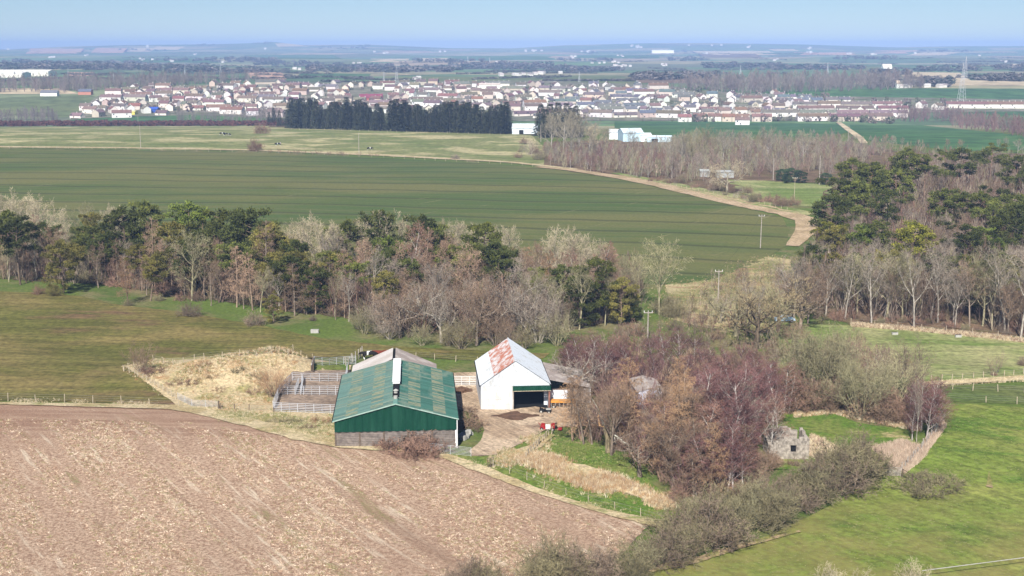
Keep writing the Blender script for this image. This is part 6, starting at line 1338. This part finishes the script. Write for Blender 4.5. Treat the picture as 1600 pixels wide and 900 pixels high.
# hedge and distant woods
pl = area([(-20, 194), (600, 193.5), (600, 197), (-20, 197.5)], 900, 18, (3, 4.5), 1.2, [(.13, .055, .045), (.11, .05, .04)])
mass('dark_hedge', BLOBS, pl, 'long dark red-brown hedge behind the straw pasture', 'hedge')
PW = [(.19, .15, .145), (.16, .14, .125), (.22, .185, .175), (.23, .20, .17)]
def band(name, polys, label, hm=(9, 15), cols=PW, protos=None, dens=1.0, wk=.8):
    pl = []
    for i, (poly, n) in enumerate(polys): pl += area(poly, int(n * dens), hash(name) % 99 + i if False else len(name) * 7 + i, hm, wk, cols)
    mass(name, protos or TREES, pl, label, 'woodland')
band('left_woodland', [([(-20, 191), (95, 191), (80, 180), (-20, 182)], 90), ([(240, 193), (440, 193), (430, 178), (380, 184), (300, 187)], 90)], 'thin purple-brown leafless wood behind the dark hedge', (8, 12))
band('valley_woodland', [([(-20, 146), (150, 142), (300, 134), (420, 128), (420, 124), (250, 126), (-20, 134)], 420), ([(90, 146), (240, 138), (180, 134), (90, 140)], 60)], 'bluish leafless wood in the valley left of the town', (12, 18))
band('estate_woodland', [([(1040, 142), (1180, 148), (1380, 141), (1450, 138), (1400, 128), (1200, 130), (1090, 133)], 420)], 'rounded leafless parkland wood behind the right of the town', (14, 22), wk=.95)
band('hedgerow_woodland', [([(1380, 192), (1480, 190), (1490, 200), (1570, 210), (1640, 222), (1640, 215), (1560, 200), (1480, 181), (1395, 184)], 190)], 'purple-brown leafless wood below the right-hand terraces', (9, 15), [(.20, .12, .12), (.22, .15, .13), (.17, .12, .11)])
band('town_trees', [([(150, 180), (420, 175), (420, 136), (200, 142)], 130), ([(430, 180), (830, 184), (830, 138), (430, 134)], 190), ([(830, 190), (1240, 190), (1200, 150), (1000, 136), (830, 134)], 190), ([(1060, 192), (1240, 190), (1400, 194), (1400, 190), (1060, 187)], 120), ([(1240, 188), (1480, 178), (1480, 160), (1240, 150)], 90)], 'small garden trees and hedges between the town houses', (4, 8), [(.16, .12, .11), (.12, .13, .08), (.19, .15, .13)], BLOBS + TREES)
DK = [(.07, .09, .07), (.09, .095, .08), (.11, .10, .095)]; LT = [(.15, .135, .125), (.17, .15, .14)]
hr = random.Random(77); polys = []
def bd(x0, x1, y, th, n): polys.append(([(x0, y), ((x0 + x1) / 2, y - hr.uniform(0, 1)), (x1, y + hr.uniform(-1, 1)), (x1, y + th), ((x0 + x1) / 2, y + th + .6), (x0, y + th)], n))
for a in [(0, 210, 101, 4, 260), (90, 330, 104, 5, 260), (230, 420, 110, 4, 160), (330, 430, 92, 5, 130), (0, 130, 106, 3, 90), (400, 500, 97, 6, 140), (480, 720, 106, 7, 420), (500, 640, 103, 3, 120), (720, 860, 100, 6, 260), (860, 980, 108, 4, 110), (700, 800, 104, 3, 90), (1000, 1120, 119, 5, 170), (990, 1060, 122, 3, 60), (1100, 1230, 101, 6, 260),
          (1200, 1350, 105, 4, 200), (1360, 1420, 112, 6, 90), (1370, 1400, 124, 12, 90), (1420, 1530, 109, 3, 110), (1420, 1490, 131, 5, 60), (1520, 1640, 122, 5, 170), (1300, 1400, 90, 3, 100), (1435, 1520, 79, 2, 120), (0, 60, 95, 3, 70), (60, 240, 98, 3, 150), (240, 330, 93, 3, 70), (870, 960, 93, 3, 70), (1040, 1110, 92, 3, 60), (500, 580, 74.5, 2, 60),
          (300, 340, 70.5, 1.2, 30), (392, 428, 67.5, 1.2, 34), (560, 580, 71.5, 1.4, 22), (910, 935, 82, 2, 24), (1065, 1075, 79, 3, 12), (140, 260, 78, 1.6, 60), (640, 760, 94, 3, 90), (1540, 1640, 105, 3, 70), (780, 900, 106, 3, 110)]: bd(*a)
band('distant_woodland', polys, 'blue-hazed dark woods and hedges over the far hills', (5, 11), DK + LT, BLOBS, .42, 2.0)
# hedgerows between far fields
pl = []
for k in range(110):
    y = 76 + 52 * hr.random() ** .8; x = hr.uniform(-20, 1620); L = hr.uniform(25, 130) * (.4 + y / 150); sl = hr.uniform(-.05, .05)
    n = int(L / 1.6)
    for j in range(n):
        if hr.random() < .2: continue
        p = P(x + L * j / n, y + sl * L * j / n); h = hr.uniform(1.5, 4); c = hr.choice(DK + LT); pl.append((p.x, p.y, p.z, h, h * 2.2, hr.uniform(0, 6.28), c))
mass('distant_hedgerows', BLOBS[:3], pl, 'hedgerows dividing the hazy fields on the far hills', 'hedgerow')
# ---------------------------------------------------------------- labels for the plants: row by row, counted from the left
ZN = dict(belt='the shelterbelt', beltshrub='the shelterbelt foot', slope='the straw slope', slopeshrub='the straw slope by the gnarled oak', wood='the right wood', woodshrub='the right wood edge', mid='the scrub beyond the crop',
          darkclump='the dark clump by the blue sheds', birchline='the reddish wood along the track', trackhedge='the field track hedge', midever='the pale pasture edge', plantation='the dark conifer plantation', darkleft='the plantation end', strawshrub='the straw pasture',
          strawhedge='the gappy hedge above the crop', midright='the green field beyond the wood', hedgewood='the purple wood below the town', estatewood='the estate wood behind the town', leftwood='the thin wood left of the plantation', towntree='the town houses',
          copse='the copse by the farmyard', copseshrub='the copse undergrowth', thicket='the thicket behind the paddock', single='the light pasture', hedge='the overgrown hedge beside the pasture', foreshrub='the bottom field edge', foreshrub2='the near pasture edge',
          pen='the mound', barnbramble='the front wall of the green barn', yardbramble='the yard edge beside the green barn', stilescrub='the wooden fence by the gate')
_ON = ['first', 'second', 'third', 'fourth', 'fifth', 'sixth', 'seventh', 'eighth', 'ninth', 'tenth', 'eleventh', 'twelfth', 'thirteenth', 'fourteenth', 'fifteenth', 'sixteenth', 'seventeenth', 'eighteenth', 'nineteenth']
_TN = ['', '', 'twenty', 'thirty', 'forty', 'fifty', 'sixty', 'seventy', 'eighty', 'ninety']
def ordw(n):
    if n <= 19: return _ON[n - 1]
    if n % 10 == 0: return _TN[n // 10][:-1] + 'ieth'
    return _TN[n // 10] + '-' + _ON[n % 10 - 1]
_by = {}
for it in ITEMS: _by.setdefault(it['zone'], []).append(it)
for z, L in _by.items():
    ys = sorted(i['py'] - 0.02 * i['px'] for i in L); n = len(ys)
    cuts = [ys[n // 3], ys[2 * n // 3]] if n > 24 else []
    sub = {}
    for i in L:
        i['o']['group'] = 'plants of ' + ZN.get(z, z)
        row = 0 if not cuts else sum((i['py'] - 0.02 * i['px']) > c for c in cuts)
        if not i['named']: sub.setdefault((row, i['kind']), []).append(i)
    for (row, k), K in sub.items():
        K.sort(key=lambda i: i['px'])
        for j, i in enumerate(K):
            rw = ' ' + ('back', 'middle', 'front')[row] + ' row' if cuts else ''
            e = ordw(j + 1) + ' ' if len(K) > 1 else ''
            i['o']['label'] = e + KINDW[k] + (' from left,' if e else ',') + rw + (' of ' if rw else ' at ') + ZN.get(z, z)
for (o, px, py, kind, rn, area_, named) in HL:
    if not named:
        o['label'] = kind + ' with ' + rn + ' roof in the ' + area_
# ---------------------------------------------------------------- haze
hm = bpy.data.materials.new('haze'); hm.use_nodes = True
hm.node_tree.nodes.clear()
ho = hm.node_tree.nodes.new('ShaderNodeOutputMaterial'); hv = hm.node_tree.nodes.new('ShaderNodeVolumePrincipled')
hv.inputs['Color'].default_value = (0.36, 0.54, 0.93, 1); hv.inputs['Density'].default_value = 1.35e-4; hv.inputs['Anisotropy'].default_value = -0.25
hm.node_tree.links.new(hv.outputs[0], ho.inputs['Volume'])
hb = MB(); hb.box(-9500, -60, -40, 9500, 16000, 125)
link('haze', hb.mesh('haze', hm), kind='stuff')
